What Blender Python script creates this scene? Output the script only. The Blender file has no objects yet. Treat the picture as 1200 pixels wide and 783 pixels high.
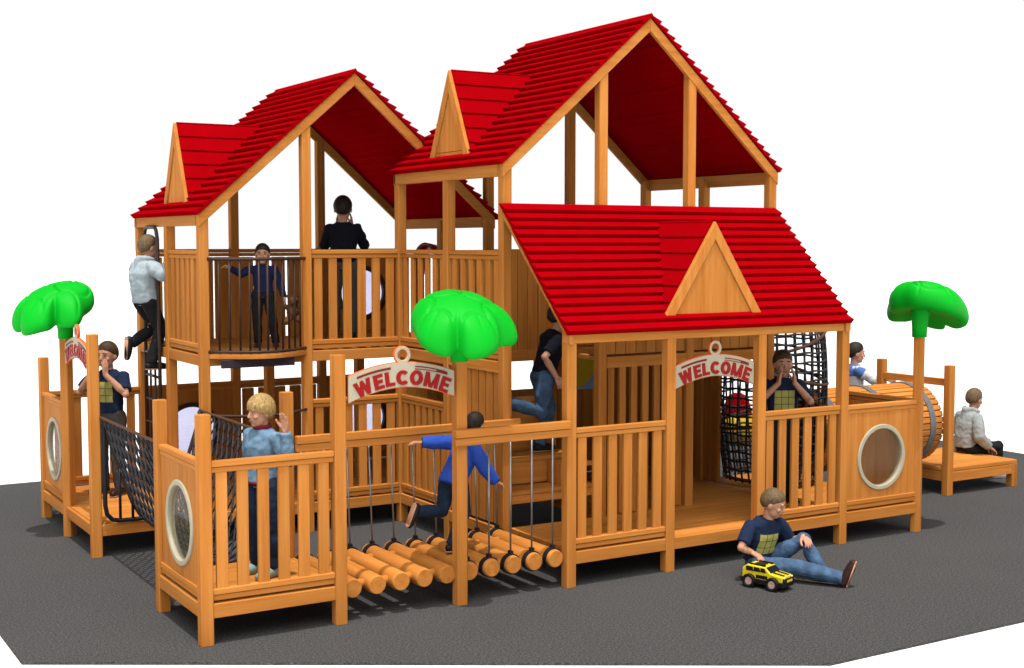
import bpy, bmesh, math, random
from mathutils import Vector, Matrix, Euler
random.seed(7)
R = math.radians
scene = bpy.context.scene
COL = scene.collection

# ------------------------------------------------------------------ materials
def new_mat(name):
    m = bpy.data.materials.new(name); m.use_nodes = True
    nt = m.node_tree; b = nt.nodes['Principled BSDF']
    return m, nt, b
def N(nt, t, **kw):
    n = nt.nodes.new(t)
    for k, v in kw.items(): setattr(n, k, v)
    return n
def mixcol(nt, fac, a, b, blend='MIX'):
    n = N(nt, 'ShaderNodeMix'); n.data_type = 'RGBA'; n.blend_type = blend
    for s, v in ((0, fac), (6, a), (7, b)):
        if hasattr(v, 'is_output') or isinstance(v, bpy.types.NodeSocket): nt.links.new(v, n.inputs[s])
        else: n.inputs[s].default_value = v
    return n.outputs[2]
def math_node(nt, op, a, b=0.0):
    n = N(nt, 'ShaderNodeMath', operation=op)
    for s, v in ((0, a), (1, b)):
        if isinstance(v, bpy.types.NodeSocket): nt.links.new(v, n.inputs[s])
        else: n.inputs[s].default_value = v
    return n.outputs[0]
def noise(nt, vec, scale, detail=3, rough=.55):
    n = N(nt, 'ShaderNodeTexNoise'); n.inputs['Scale'].default_value = scale
    n.inputs['Detail'].default_value = detail; n.inputs['Roughness'].default_value = rough
    if vec is not None: nt.links.new(vec, n.inputs['Vector'])
    return n.outputs['Fac']
def ramp(nt, fac, stops):
    n = N(nt, 'ShaderNodeValToRGB'); e = n.color_ramp.elements
    e[0].position, e[0].color = stops[0][0], (*stops[0][1], 1)
    e[1].position, e[1].color = stops[-1][0], (*stops[-1][1], 1)
    for p, c in stops[1:-1]:
        k = e.new(p); k.color = (*c, 1)
    nt.links.new(fac, n.inputs[0]); return n.outputs[0]
def bump(nt, b, h, strength=.1, dist=.01):
    n = N(nt, 'ShaderNodeBump'); n.inputs['Strength'].default_value = strength; n.inputs['Distance'].default_value = dist
    nt.links.new(h, n.inputs['Height']); nt.links.new(n.outputs[0], b.inputs['Normal'])

WOOD_A, WOOD_B, WOOD_C = (.62, .256, .062), (.55, .205, .041), (.43, .138, .023)
def wood(axis):
    m, nt, b = new_mat('wood_grain_' + axis)
    tc = N(nt, 'ShaderNodeTexCoord'); oi = N(nt, 'ShaderNodeObjectInfo')
    at = N(nt, 'ShaderNodeAttribute', attribute_name='board')
    off = math_node(nt, 'ADD', at.outputs['Fac'], math_node(nt, 'MULTIPLY', oi.outputs['Random'], 17.0))
    cb = N(nt, 'ShaderNodeCombineXYZ')
    for i in range(3): nt.links.new(math_node(nt, 'MULTIPLY', off, (3.1, 5.3, 7.7)[i]), cb.inputs[i])
    va = N(nt, 'ShaderNodeVectorMath', operation='ADD')
    nt.links.new(tc.outputs['Object'], va.inputs[0]); nt.links.new(cb.outputs[0], va.inputs[1])
    mp = N(nt, 'ShaderNodeMapping'); s = [16.0, 16.0, 16.0]; s['xyz'.index(axis)] = .9
    mp.inputs['Scale'].default_value = s; nt.links.new(va.outputs[0], mp.inputs[0])
    n1 = noise(nt, mp.outputs[0], 1.0, 4, .6)
    mp2 = N(nt, 'ShaderNodeMapping'); s2 = [70.0, 70.0, 70.0]; s2['xyz'.index(axis)] = 2.0
    mp2.inputs['Scale'].default_value = s2; nt.links.new(va.outputs[0], mp2.inputs[0])
    n2 = noise(nt, mp2.outputs[0], 1.0, 2, .5)
    c1 = ramp(nt, n1, [(.25, WOOD_C), (.47, WOOD_B), (.68, WOOD_A)])
    c2 = mixcol(nt, math_node(nt, 'MULTIPLY', n2, .45), c1, (.36, .13, .022, 1))
    wn = N(nt, 'ShaderNodeTexWhiteNoise', noise_dimensions='1D'); nt.links.new(off, wn.inputs['W'])
    hv = N(nt, 'ShaderNodeHueSaturation'); nt.links.new(c2, hv.inputs['Color'])
    nt.links.new(math_node(nt, 'MULTIPLY_ADD', wn.outputs['Value'], .22), hv.inputs['Value'])
    hv.inputs['Value'].links[0].from_node.inputs[2].default_value = .92
    nt.links.new(hv.outputs[0], b.inputs['Base Color'])
    b.inputs['Roughness'].default_value = .6; b.inputs['Specular IOR Level'].default_value = .05
    bump(nt, b, n2, .12, .004)
    return m
M = {'wx': wood('x'), 'wy': wood('y'), 'wz': wood('z')}

def simple(key, name, col, rough=.5, metal=0.0, var=.12, scale=12.0, bmp=0.0, bscale=60.0, spec=.2, coat=0.0):
    m, nt, b = new_mat(name)
    tc = N(nt, 'ShaderNodeTexCoord'); n = noise(nt, tc.outputs['Object'], scale, 4)
    d = tuple(c * (1 - var) for c in col); l = tuple(min(1, c * (1 + var)) for c in col)
    nt.links.new(ramp(nt, n, [(.3, d), (.7, l)]), b.inputs['Base Color'])
    b.inputs['Roughness'].default_value = rough; b.inputs['Metallic'].default_value = metal
    if spec is not None: b.inputs['Specular IOR Level'].default_value = spec
    if coat: b.inputs['Coat Weight'].default_value = coat
    if bmp: bump(nt, b, noise(nt, tc.outputs['Object'], bscale, 3), bmp, .01)
    M[key] = m; return m
simple('red', 'red_roof_shingle', (.30, .0006, .003), .75, var=.06, scale=5, spec=.0)
simple('green', 'green_moulded_plastic', (.001, .40, .016), .55, spec=.12, var=.05, scale=4, bmp=.06, bscale=90)
simple('cream', 'cream_painted_board', (.43, .385, .275), .55, var=.06)
simple('signred', 'red_sign_paint', (.30, .003, .003), .5, var=.06)
simple('signdark', 'maroon_sign_paint', (.16, .012, .008), .5, var=.06)
simple('orange', 'orange_sign_edge', (.75, .13, .03), .5, var=.06)
simple('bronze', 'dark_brown_painted_steel', (.045, .026, .018), .45, var=.2)
simple('black', 'black_rubber_collar', (.012, .012, .016), .5, var=.2)
simple('rope', 'dark_grey_rope', (.035, .036, .042), .8, var=.4, scale=90)
simple('ropebrown', 'brown_rope_hoop', (.085, .04, .02), .7, var=.25, scale=40)
simple('steel', 'grey_galvanised_steel', (.30, .31, .32), .38, .7, var=.1)
simple('hoop', 'grey_hoop_band', (.16, .165, .17), .5, .2, var=.15)
simple('plum', 'dark_plum_board', (.035, .026, .035), .5, var=.15)
simple('lilac', 'lilac_acrylic', (.42, .42, .68), .3, var=.04)
simple('yellow', 'yellow_plastic', (.72, .48, .01), .35, var=.06)
simple('blue', 'pale_blue_plastic', (.30, .48, .80), .4, var=.06)
simple('slidered', 'dark_red_plastic', (.22, .006, .008), .35, var=.08)
# clear acrylic pane
m, nt, b = new_mat('clear_acrylic'); b.inputs['Base Color'].default_value = (.20, .17, .08, 1); b.inputs['Specular IOR Level'].default_value = .35
tc = N(nt, 'ShaderNodeTexCoord'); nt.links.new(ramp(nt, noise(nt, tc.outputs['Object'], 7, 3), [(.3, (.10, .085, .035)), (.7, (.19, .155, .07))]), b.inputs['Base Color'])
b.inputs['Roughness'].default_value = .06; b.inputs['Alpha'].default_value = .22; M['acrylic'] = m
m, nt, b = new_mat('lilac_translucent'); nt.nodes.remove(b); tr = N(nt, 'ShaderNodeBsdfTransparent'); tc = N(nt, 'ShaderNodeTexCoord')
nt.links.new(ramp(nt, noise(nt, tc.outputs['Object'], 3, 2), [(.3, (.74, .74, .88)), (.7, (.78, .78, .90))]), tr.inputs[0])
df = N(nt, 'ShaderNodeBsdfDiffuse'); df.inputs[0].default_value = (.5, .5, .7, 1); mx = N(nt, 'ShaderNodeMixShader'); mx.inputs[0].default_value = .15
nt.links.new(tr.outputs[0], mx.inputs[1]); nt.links.new(df.outputs[0], mx.inputs[2]); nt.links.new(mx.outputs[0], nt.nodes['Material Output'].inputs[0]); M['lilac_t'] = m
# speckled rubber
m, nt, b = new_mat('speckled_rubber')
tc = N(nt, 'ShaderNodeTexCoord')
n1 = noise(nt, tc.outputs['Object'], 58, 3, .75); n2 = noise(nt, tc.outputs['Object'], 120, 2, .6); n3 = noise(nt, tc.outputs['Object'], .9, 3)
c = ramp(nt, n1, [(.36, (.017, .017, .0175)), (.5, (.051, .0505, .050)), (.64, (.135, .133, .13))])
c = mixcol(nt, .45, c, ramp(nt, n2, [(.38, (.012, .012, .012)), (.62, (.13, .129, .126))]))
c = mixcol(nt, .16, c, ramp(nt, n3, [(.3, (.032, .032, .033)), (.7, (.062, .061, .059))]))
nt.links.new(c, b.inputs['Base Color']); b.inputs['Roughness'].default_value = .85; b.inputs['Specular IOR Level'].default_value = .1
bump(nt, b, n2, .35, .006); M['rubber'] = m
m, nt, b = new_mat('white_studio_floor')
tc = N(nt, 'ShaderNodeTexCoord'); n1 = noise(nt, tc.outputs['Object'], 3, 3)
nt.links.new(ramp(nt, n1, [(.3, (.83, .83, .83)), (.7, (.87, .87, .87))]), b.inputs['Base Color'])
b.inputs['Roughness'].default_value = .9; b.inputs['Specular IOR Level'].default_value = .1; M['white'] = m

# ------------------------------------------------------------------ mesh builder
class MB:
    def __init__(s): s.v = []; s.f = []; s.m = []; s.b = []; s.sm = []
    def add(s, verts, faces, mat, smooth=False, board=None):
        k = len(s.v); s.v += [tuple(v) for v in verts]
        bd = random.random() if board is None else board
        for f in faces:
            s.f.append([i + k for i in f]); s.m.append(mat); s.b.append(bd); s.sm.append(smooth)
    def box(s, x0, x1, y0, y1, z0, z1, mat='w', board=None):
        if mat == 'w':
            d = (abs(x1 - x0), abs(y1 - y0), abs(z1 - z0)); mat = 'w' + 'xyz'[d.index(max(d))]
        vs = [(x, y, z) for x in (x0, x1) for y in (y0, y1) for z in (z0, z1)]
        s.add(vs, [(0, 1, 3, 2), (4, 6, 7, 5), (0, 4, 5, 1), (2, 3, 7, 6), (0, 2, 6, 4), (1, 5, 7, 3)], mat, board=board)
    def prism(s, poly, axis, t0, t1, mat, board=None):
        # poly: list of 2-D points in the two other axes (x,y / x,z / y,z order)
        def mk(p, t):
            return {'x': (t, p[0], p[1]), 'y': (p[0], t, p[1]), 'z': (p[0], p[1], t)}[axis]
        n = len(poly); vs = [mk(p, t0) for p in poly] + [mk(p, t1) for p in poly]
        fs = [list(range(n))[::-1], list(range(n, 2 * n))] + [(i, (i + 1) % n, (i + 1) % n + n, i + n) for i in range(n)]
        s.add(vs, fs, mat, board=board)
    def ring(s, c, axis, ro, ri, t0, t1, mat, seg=40, matedge=None, arc=None):
        a0, a1 = arc if arc else (0, 2 * math.pi); closed = arc is None
        n = seg if closed else seg + 1; vs = []
        for i in range(n):
            a = a0 + (a1 - a0) * i / seg; ca, sa = math.cos(a), math.sin(a)
            for r, t in ((ro, t0), (ro, t1), (ri, t1), (ri, t0)):
                p = (r * ca, r * sa)
                vs.append({'x': (c[0] + t, c[1] + p[0], c[2] + p[1]), 'y': (c[0] + p[0], c[1] + t, c[2] + p[1]), 'z': (c[0] + p[0], c[1] + p[1], c[2] + t)}[axis])
        bd = random.random()
        for i in range(seg):
            j = (i + 1) % n
            for q in range(4):
                s.add([], [], mat)
                s.f.append([len(s.v) + i * 4 + q, len(s.v) + i * 4 + (q + 1) % 4, len(s.v) + j * 4 + (q + 1) % 4, len(s.v) + j * 4 + q])
                s.m.append((matedge or mat) if q in (0, 2) else mat); s.b.append(bd); s.sm.append(False)
        if not closed:
            for i in (0, n - 1): s.f.append([len(s.v) + i * 4 + q for q in range(4)]); s.m.append(mat); s.b.append(bd); s.sm.append(False)
        s.v += vs
    def tube(s, pts, r, mat, seg=8, cap=True, closed=False, board=None):
        pts = [Vector(p) for p in pts]; n = len(pts)
        rs = r if isinstance(r, (list, tuple)) else [r] * n
        vs = []; up = None
        for i in range(n):
            a = pts[(i - 1) % n] if (i > 0 or closed) else pts[0]; c = pts[(i + 1) % n] if (i < n - 1 or closed) else pts[-1]
            t = (c - a); t = t.normalized() if t.length > 1e-9 else Vector((0, 0, 1))
            if up is None: up = Vector((0, 0, 1)) if abs(t.z) < .9 else Vector((1, 0, 0))
            u = (up - t * up.dot(t))
            if u.length < 1e-6: u = t.orthogonal()
            u.normalize(); w = t.cross(u); up = u
            for k in range(seg):
                an = 2 * math.pi * k / seg; vs.append(pts[i] + (u * math.cos(an) + w * math.sin(an)) * rs[i])
        fs = []
        for i in range(n if closed else n - 1):
            j = (i + 1) % n
            for k in range(seg): fs.append((i * seg + k, i * seg + (k + 1) % seg, j * seg + (k + 1) % seg, j * seg + k))
        s.add(vs, fs, mat, True, board)
        if cap and not closed:
            bd = s.b[-1]; k0 = len(s.v) - len(vs)
            s.f.append([k0 + k for k in range(seg)][::-1]); s.f.append([k0 + (n - 1) * seg + k for k in range(seg)])
            for _ in range(2): s.m.append(mat); s.b.append(bd); s.sm.append(False)
    def sphere(s, c, r, mat, seg=16, rings=10, rot=None):
        rx, ry, rz = r if isinstance(r, (list, tuple)) else (r, r, r); vs = []
        for i in range(rings + 1):
            th = math.pi * i / rings
            for k in range(seg):
                a = 2 * math.pi * k / seg
                p = Vector((rx * math.sin(th) * math.cos(a), ry * math.sin(th) * math.sin(a), rz * math.cos(th)))
                if rot is not None: p = rot @ p
                vs.append(Vector(c) + p)
        fs = [(i * seg + k, (i + 1) * seg + k, (i + 1) * seg + (k + 1) % seg, i * seg + (k + 1) % seg) for i in range(rings) for k in range(seg)]
        s.add(vs, fs, mat, True)
    def build(s, name, parent=None, bevel=0.0, loc=(0, 0, 0), rotz=0.0, root=None, mats=None):
        o0 = Vector(root) if root else Vector((0, 0, 0))
        me = bpy.data.meshes.new(name)
        me.from_pydata([Vector(v) - o0 for v in s.v], [], s.f)
        keys = []
        for k in s.m:
            if k not in keys: keys.append(k)
        for k in keys: me.materials.append(M[k])
        me.polygons.foreach_set('material_index', [keys.index(k) for k in s.m])
        me.polygons.foreach_set('use_smooth', s.sm)
        at = me.attributes.new('board', 'FLOAT', 'FACE'); at.data.foreach_set('value', [x * 9.0 for x in s.b])
        bm = bmesh.new(); bm.from_mesh(me)
        bmesh.ops.remove_doubles(bm, verts=bm.verts, dist=1e-6)
        bmesh.ops.recalc_face_normals(bm, faces=bm.faces); bm.to_mesh(me); bm.free()
        return link(name, me, parent, bevel, loc, rotz)
def link(name, me, parent=None, bevel=0.0, loc=(0, 0, 0), rotz=0.0):
    o = bpy.data.objects.new(name, me); COL.objects.link(o)
    o.location = loc; o.rotation_euler = (0, 0, rotz)
    if parent: o.parent = parent
    if bevel:
        md = o.modifiers.new('edge', 'BEVEL'); md.width = bevel; md.segments = 1; md.limit_method = 'ANGLE'; md.angle_limit = R(50)
    return o
def tag(o, label=None, cat=None, group=None, kind=None):
    if label: o['label'] = label
    if cat: o['category'] = cat
    if group: o['group'] = group
    if kind: o['kind'] = kind
    return o
def thing(name, loc, label, cat, group=None, rotz=0):
    o = bpy.data.objects.new(name, None); COL.objects.link(o); o.empty_display_size = .2
    o.location = loc; o.rotation_euler = (0, 0, rotz); return tag(o, label, cat, group)
def copy_tree(o, parent=None):
    c = o.copy(); COL.objects.link(c)
    if parent: c.parent = parent
    for ch in list(o.children): copy_tree(ch, c)
    return c

S = .045                                  # half the post width
DZ, UZ = .29, 1.745                       # ground deck and upper deck tops
# ------------------------------------------------------------------ shared wooden pieces
_post = {}
def post(root, x, y, z1, z0=0.0, name='post'):
    key = (round(z1, 3), round(z0, 3))
    if key not in _post:
        mb = MB(); c = .007
        mb.prism([(-S + c, -S), (S - c, -S), (S, -S + c), (S, S - c), (S - c, S), (-S + c, S), (-S, S - c), (-S, -S + c)], 'z', z0, z1, 'wz')
        o = mb.build('post'); _post[key] = o.data; bpy.data.objects.remove(o)
    return link(name, _post[key], root, .003, Vector((x, y, 0)) - root.location)
def beam(root, x0, x1, y0, y1, z0, z1, name='beam'):
    mb = MB(); mb.box(x0, x1, y0, y1, z0, z1); return mb.build(name, root, .004, root=root.location)
def place(o, root, a, b, z):
    d = Vector((b[0] - a[0], b[1] - a[1], 0)); o.location = Vector((a[0], a[1], z)) - root.location
    o.rotation_euler = (0, 0, math.atan2(d.y, d.x)); return d.length
def double_rail(L, z0, z1, t=.03):
    mb = MB(); zm = z0 + (z1 - z0) * .5
    mb.box(S, L - S, -t, t, zm, z1); mb.box(S, L - S, -t + .009, t - .009, z0, zm - .002); return mb
def railing(root, a, b, z0=.305, z1=1.275, n=6, w=.083, name='railing', board_gap=None):
    """picket railing between two posts: the pickets, with hand rail and bottom rail as their own pieces"""
    L = math.dist(a, b); mb = MB(); span = L - 2 * S
    for k in range(n):
        c = S + span * (k + .5) / n; mb.box(c - w / 2, c + w / 2, -.014, .014, z0 + .08, z1 - .078)
    o = mb.build(name, root, .003); place(o, root, a, b, 0)
    double_rail(L, z1 - .08, z1).build('hand_rail', o, .004)
    double_rail(L, z0, z0 + .083).build('bottom_rail', o, .004)
    return o
def porthole_panel(root, a, b, z0=.305, z1=1.275, zc=.765, r=.31, side=-1, lilac=False, name='porthole_panel'):
    """solid board panel with a round acrylic window in a cream ring"""
    L = math.dist(a, b); mb = MB(); n = 48; cx = L / 2; t = .016
    outer = []; x0, x1, y0, y1 = S, L - S, z0 + .08, z1 - .078
    rh = r - .039
    for i in range(n):
        an = 2 * math.pi * i / n; ca, sa = math.cos(an), math.sin(an)
        k = min((x1 - cx) / abs(ca) if abs(ca) > 1e-6 else 9e9, ((y1 - zc) if sa > 0 else (zc - y0)) / abs(sa) if abs(sa) > 1e-6 else 9e9)
        outer.append((cx + ca * k, zc + sa * k))
    # make sure the rectangle's corners are used
    for cxx, cyy in ((x0, y0), (x0, y1), (x1, y0), (x1, y1)):
        i = min(range(n), key=lambda q: math.dist(outer[q], (cxx, cyy))); outer[i] = (cxx, cyy)
    inner = [(cx + rh * math.cos(2 * math.pi * i / n), zc + rh * math.sin(2 * math.pi * i / n)) for i in range(n)]
    vs = []
    for q in (-t, t): vs += [(p[0], q, p[1]) for p in outer] + [(p[0], q, p[1]) for p in inner]
    fs = []
    for i in range(n):
        j = (i + 1) % n
        fs += [(i, j, n + j, n + i), (2 * n + i, 3 * n + i, 3 * n + j, 2 * n + j), (n + i, n + j, 3 * n + j, 3 * n + i), (i, 2 * n + i, 2 * n + j, j)]
    mb.add(vs, fs, 'wz'); o = mb.build(name, root); place(o, root, a, b, 0)
    double_rail(L, z1 - .08, z1).build('hand_rail', o, .004); double_rail(L, z0, z0 + .083).build('bottom_rail', o, .004)
    rg = MB()
    if lilac: rg.ring((cx, 0, zc), 'y', r, r - .05, -.03, .03, 'bronze', 48)
    else: rg.ring((cx, 0, zc), 'y', r, r - .042, -.03, .03, 'cream', 48)
    f = rg.build('window_ring', o, .006)
    pn = MB(); pn.prism(inner, 'y', -.004, .004, 'lilac_t' if lilac else 'acrylic'); pn.build('window_pane', o)
    return o
def deck(root, x0, x1, y0, y1, z1, along='x', t=.04, w=.12, name='deck_boards'):
    mb = MB(); a0, a1 = (y0, y1) if along == 'x' else (x0, x1); n = max(1, round((a1 - a0) / w))
    for k in range(n):
        p, q = a0 + (a1 - a0) * k / n + .002, a0 + (a1 - a0) * (k + 1) / n - .002
        if along == 'x': mb.box(x0, x1, p, q, z1 - t, z1)
        else: mb.box(p, q, y0, y1, z1 - t, z1)
    return mb.build(name, root, .003, root=root.location)
def skirt(root, x0, x1, y0, y1, z1, h=.1, sides='xXyY', t=.035, name='skirt_board'):
    """edge boards round a deck, just inside the outer faces of the posts; z1 = deck top"""
    e = S - .006; zt = z1 - .003
    if 'y' in sides: beam(root, x0 + S, x1 - S, y0 - e, y0 - e + t, zt - h, zt, name)
    if 'Y' in sides: beam(root, x0 + S, x1 - S, y1 + e - t, y1 + e, zt - h, zt, name)
    if 'x' in sides: beam(root, x0 - e, x0 - e + t, y0 + S, y1 - S, zt - h, zt, name)
    if 'X' in sides: beam(root, x1 + e - t, x1 + e, y0 + S, y1 - S, zt - h, zt, name)
def plank_wall(root, a, b, z0, z1, n=8, t=.018, gap=.004, name='plank_wall', hole=None):
    """wall of upright planks; hole = (u0,u1,v0,v1) along the wall and in height"""
    L = math.dist(a, b); mb = MB()
    for k in range(n):
        p, q = S + (L - 2 * S) * k / n + gap / 2, S + (L - 2 * S) * (k + 1) / n - gap / 2
        if hole and q > hole[0] and p < hole[1]:
            if p < hole[0]: mb.box(p, hole[0], -t, t, z0, z1, 'wz')
            if q > hole[1]: mb.box(hole[1], q, -t, t, z0, z1, 'wz')
            p2, q2 = max(p, hole[0]), min(q, hole[1])
            mb.box(p2, q2, -t, t, z0, hole[2], 'wz'); mb.box(p2, q2, -t, t, hole[3], z1, 'wz')
        else: mb.box(p, q, -t, t, z0, z1, 'wz')
    o = mb.build(name, root, .003); place(o, root, a, b, 0); return o
# ------------------------------------------------------------------ roofs
def saw(u0, u1, n, t):
    """stepped shingle profile along a slope: list of (u, height above the roof plane), u1 = ridge"""
    pts = []
    for k in range(n):
        a, b2 = u0 + (u1 - u0) * k / n, u0 + (u1 - u0) * (k + 1) / n
        pts += [(a, t), (b2, t * .25)]
    return pts
def slope_roof(mb, lo, hi, axis, t0, t1, n, thick=.056, base=.006):
    """lo, hi: 2-D points (across, z) of the eave and the ridge on the roof plane; extruded along axis"""
    d = Vector((hi[0] - lo[0], hi[1] - lo[1])); L = d.length; d /= L; nr = Vector((-d.y, d.x))
    if nr.y < 0: nr = -nr
    P = lambda u, h: (lo[0] + d.x * u + nr.x * h, lo[1] + d.y * u + nr.y * h)
    for k in range(n):
        a, b2 = L * k / n, L * (k + 1) / n
        j = random.uniform(-.0015, .0015)
        poly = [P(a, base), P(a, thick + j), P(b2 + .012, thick * .35 + j), P(b2 + .012, base)]
        e0, e1 = random.uniform(-.004, .004), random.uniform(-.004, .004)
        mb.prism(poly, axis, t0 + e0, t1 + e1, 'red')
def gable_roof(root, x0, x1, y0, y1, zb, za, xc, n=20, c0=None, c1=None, name='roof'):
    mb = MB(); sl = (za - zb) / (xc - x0); c0 = c0 or x0; c1 = c1 or x1
    slope_roof(mb, (c0, zb + sl * (c0 - x0)), (xc, za), 'y', y0, y1, n); slope_roof(mb, (c1, zb + sl * (x1 - c1)), (xc, za), 'y', y0, y1, n)
    # ridge filler
    mb.prism([(xc - .03, za - .004), (xc, za + .042), (xc + .03, za - .004)], 'y', y0 + .001, y1 - .001, 'red')
    return mb.build(name, root, 0, root=root.location)
def rafter_pair(root, x0, x1, xc, zb, za, y0, y1, d=.115, name='rafter'):
    """two sloping boards under the shingles; zb/za = top edge heights at eave and ridge"""
    for xe in (x0, x1):
        mb = MB()
        mb.prism([(xe, zb), (xc, za), (xc, za - d), (xe, zb - d)], 'y', y0, y1, 'wx')
        mb.build(name, root, .004, root=root.location)
def dormer(root, face, c, base_z, h, hw, depth, roof_z, slope, sign):
    """little gable on a roof slope. face 'x' -> triangle looks to -x, 'y' -> looks to -y. c: (plane, centre)"""
    pl, cc = c; mb = MB()
    n = 6; L = math.hypot(hw, h)
    apex = (cc, base_z + h)
    for sgn in (-1, 1):
        lo = (cc + sgn * hw, base_z)
        d = Vector((apex[0] - lo[0], apex[1] - lo[1])); Ls = d.length; d /= Ls; nr = Vector((d.y * sgn, -d.x * sgn)); 
        if nr.x * sgn < 0: nr = -nr
        for k in range(n):
            a, b2 = Ls * k / n, Ls * (k + 1) / n
            P = lambda u, hh: (lo[0] + d.x * u + nr.x * hh, lo[1] + d.y * u + nr.y * hh)
            poly = [P(a, -.012), P(a, .02), P(b2 + .008, .006), P(b2 + .008, -.012)]
            zl = lo[1] + d.y * a
            back = max(.03, (zl - roof_z) / slope + .10)       # run back until it dives under the big slope
            mb.prism(poly, face, pl + .015, pl + back, 'red')
    o = mb.build('dormer', root, 0, root=root.location)
    tr = MB(); bw = .085
    ih = h - bw * L / hw * 1.0; k = (h - bw * L / hw) / h
    outer = [(cc - hw, base_z), (cc + hw, base_z), apex]
    inner = [(cc - hw * k, base_z), (cc + hw * k, base_z), (cc, base_z + h * k)]
    for sgn in (-1, 1):
        poly = [(cc + sgn * hw, base_z), (cc + sgn * hw * k, base_z), (cc, base_z + h * k), apex]
        tr.prism(poly, face, pl - .018, pl + .022, 'wz')
    tr.build('gable_trim', o, .004, root=root.location)
    gb = MB(); gb.prism([(cc - hw * k - .003, base_z + .001), (cc + hw * k + .003, base_z + .001), (cc, base_z + h * k + .004)], face, pl - .002, pl + .016, 'wz')
    gb.build('gable_board', o, 0, root=root.location)
    return o
CAMP = (-2.862001, -8.800632, 2.772654, 0.544386, -0.068949, 1559.356896)
# ------------------------------------------------------------------ setting
mb = MB(); mb.box(-400, 400, -400, 400, -.5, -.02, 'white'); g = mb.build('ground'); tag(g, 'plain white floor reaching to the horizon', 'floor', kind='structure')
mb = MB(); mb.prism([(-1.165, .27), (3.40, -2.52), (11.86, -2.52), (11.86, 7.14), (-1.165, 7.14)], 'z', -.019, 0, 'rubber')
g = mb.build('pavement'); tag(g, 'dark grey speckled rubber paving sheet under the playground', 'pavement', kind='structure')

# ------------------------------------------------------------------ tall playhouse with porch
H = thing('playhouse', (4.5, 1.5, 0), 'tall wooden playhouse with the highest red gable roof and a red porch roof in front', 'playhouse', 'red roofed wooden playhouses')
ZE, ZA, TX = 3.44, 4.786, 4.5
SL = (ZA - ZE) / (TX - 2.955)
zr = lambda x: ZA - SL * abs(x - TX)
for x in (3, 4, 5, 6): post(H, x, 0, 2.0)
for y in (1, 3):
    for x in (3, 4, 5, 6): post(H, x, y, zr(x) - .03 if x in (4, 5) else ZE)
for x in (3, 6): post(H, x, 2, ZE - .02)
# porch and ground floor
deck(H, 3.05, 6.04, 0.0, 1.0, DZ); deck(H, 4.0, 6.04, 1.004, 2.99, DZ)
skirt(H, 3, 4, 0, 1, DZ, sides='y'); skirt(H, 4, 5, 0, 1, DZ, sides='y'); skirt(H, 5, 6, 0, 1, DZ, sides='yX')
skirt(H, 3, 4, 1, 2, DZ, sides='x'); skirt(H, 3, 4, 2, 3, DZ, sides='x')
railing(H, (3, 0), (4, 0), z1=1.285, n=6); railing(H, (5, 0), (6, 0), z1=1.285, n=6)
beam(H, 2.95, 6.05, -S - .004, .03, 1.968, 2.068, 'eave_beam')
# left side of the ground floor
railing(H, (3, 2), (3, 3), n=7, w=.075)
plank_wall(H, (3, 1), (3, 2), .31, 1.64, n=7, gap=.024, name='slat_screen')
# slat screen between porch and stairs
plank_wall(H, (4, 1), (5, 1), .30, 1.64, n=7, gap=.06, name='slat_screen')
# back walls
plank_wall(H, (3, 3), (5, 3), .30, 1.66, n=16, hole=(1.05, 1.555, 1.235, 1.535), name='back_wall')
plank_wall(H, (5, 3), (6, 3), .30, 1.66, n=8, name='back_wall')
plank_wall(H, (6, 3), (6, 2), .30, 1.64, n=8, name='back_wall')
plank_wall(H, (6, 2), (6, 1.67), .30, 1.64, n=2, name='back_wall')
# stairs up to the upper floor inside the left bay
for zt, zb, y0, y1 in ((.60, .49, 1.0, 1.27), (.84, .605, 1.27, 1.62), (1.30, .845, 1.62, 1.98)):
    mb = MB(); mb.box(3.06, 3.94, y0, y1, zt - .035, zt, 'wx'); mb.box(3.06, 3.94, y0 + .006, y0 + .03, zb, zt - .036, 'wx')
    mb.build('stair_step', H, .004, root=H.location)
mb = MB(); mb.box(3.60, 3.64, 1.03, 1.25, .60, .80, 'wz'); mb.box(3.64, 3.94, 1.03, 1.25, .76, .80, 'wx'); mb.build('stair_block', H, .003, root=H.location)
# upper floor
deck(H, 4.0, 6.04, 1.0, 2.0, UZ, along='y', name='upper_deck_boards'); deck(H, 3.0, 6.04, 2.004, 3.0, UZ, along='y', name='upper_deck_boards')
for (a, b2) in ((1, 2), (2, 3)): skirt(H, 3, 6, a, b2, UZ, sides='xX', name='upper_skirt_board')
beam(H, 4.05, 5.95, .962, .996, 1.64, 1.742, 'upper_skirt_board'); beam(H, 3.05, 4.0, 1.962, 1.998, 1.64, 1.742, 'upper_skirt_board'); beam(H, 3.05, 5.95, 3.004, 3.039, 1.64, 1.742, 'upper_skirt_board')
railing(H, (3, 1), (3, 2), 1.76, 2.70, n=6, w=.075); railing(H, (3, 2), (3, 3), 1.76, 2.70, n=6, w=.075)
railing(H, (6, 1), (6, 2), 1.76, 2.70, n=6); railing(H, (6, 2), (6, 3), 1.76, 2.70, n=6)
plank_wall(H, (3, 2), (4, 2), 1.70, 2.70, n=8, gap=.006, name='front_wall'); plank_wall(H, (4, 2), (5, 2), 1.76, 2.70, n=8, gap=.006, name='front_wall'); post(H, 4, 2, 2.70, .30)
for x in (4, 5): plank_wall(H, (x, 1), (x + 1, 1), 1.76, 2.98, n=8, gap=.006, name='front_wall')
railing(H, (4, 3), (5, 3), 1.76, 2.70, n=6); railing(H, (5, 3), (6, 3), 1.76, 2.70, n=6)
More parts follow.
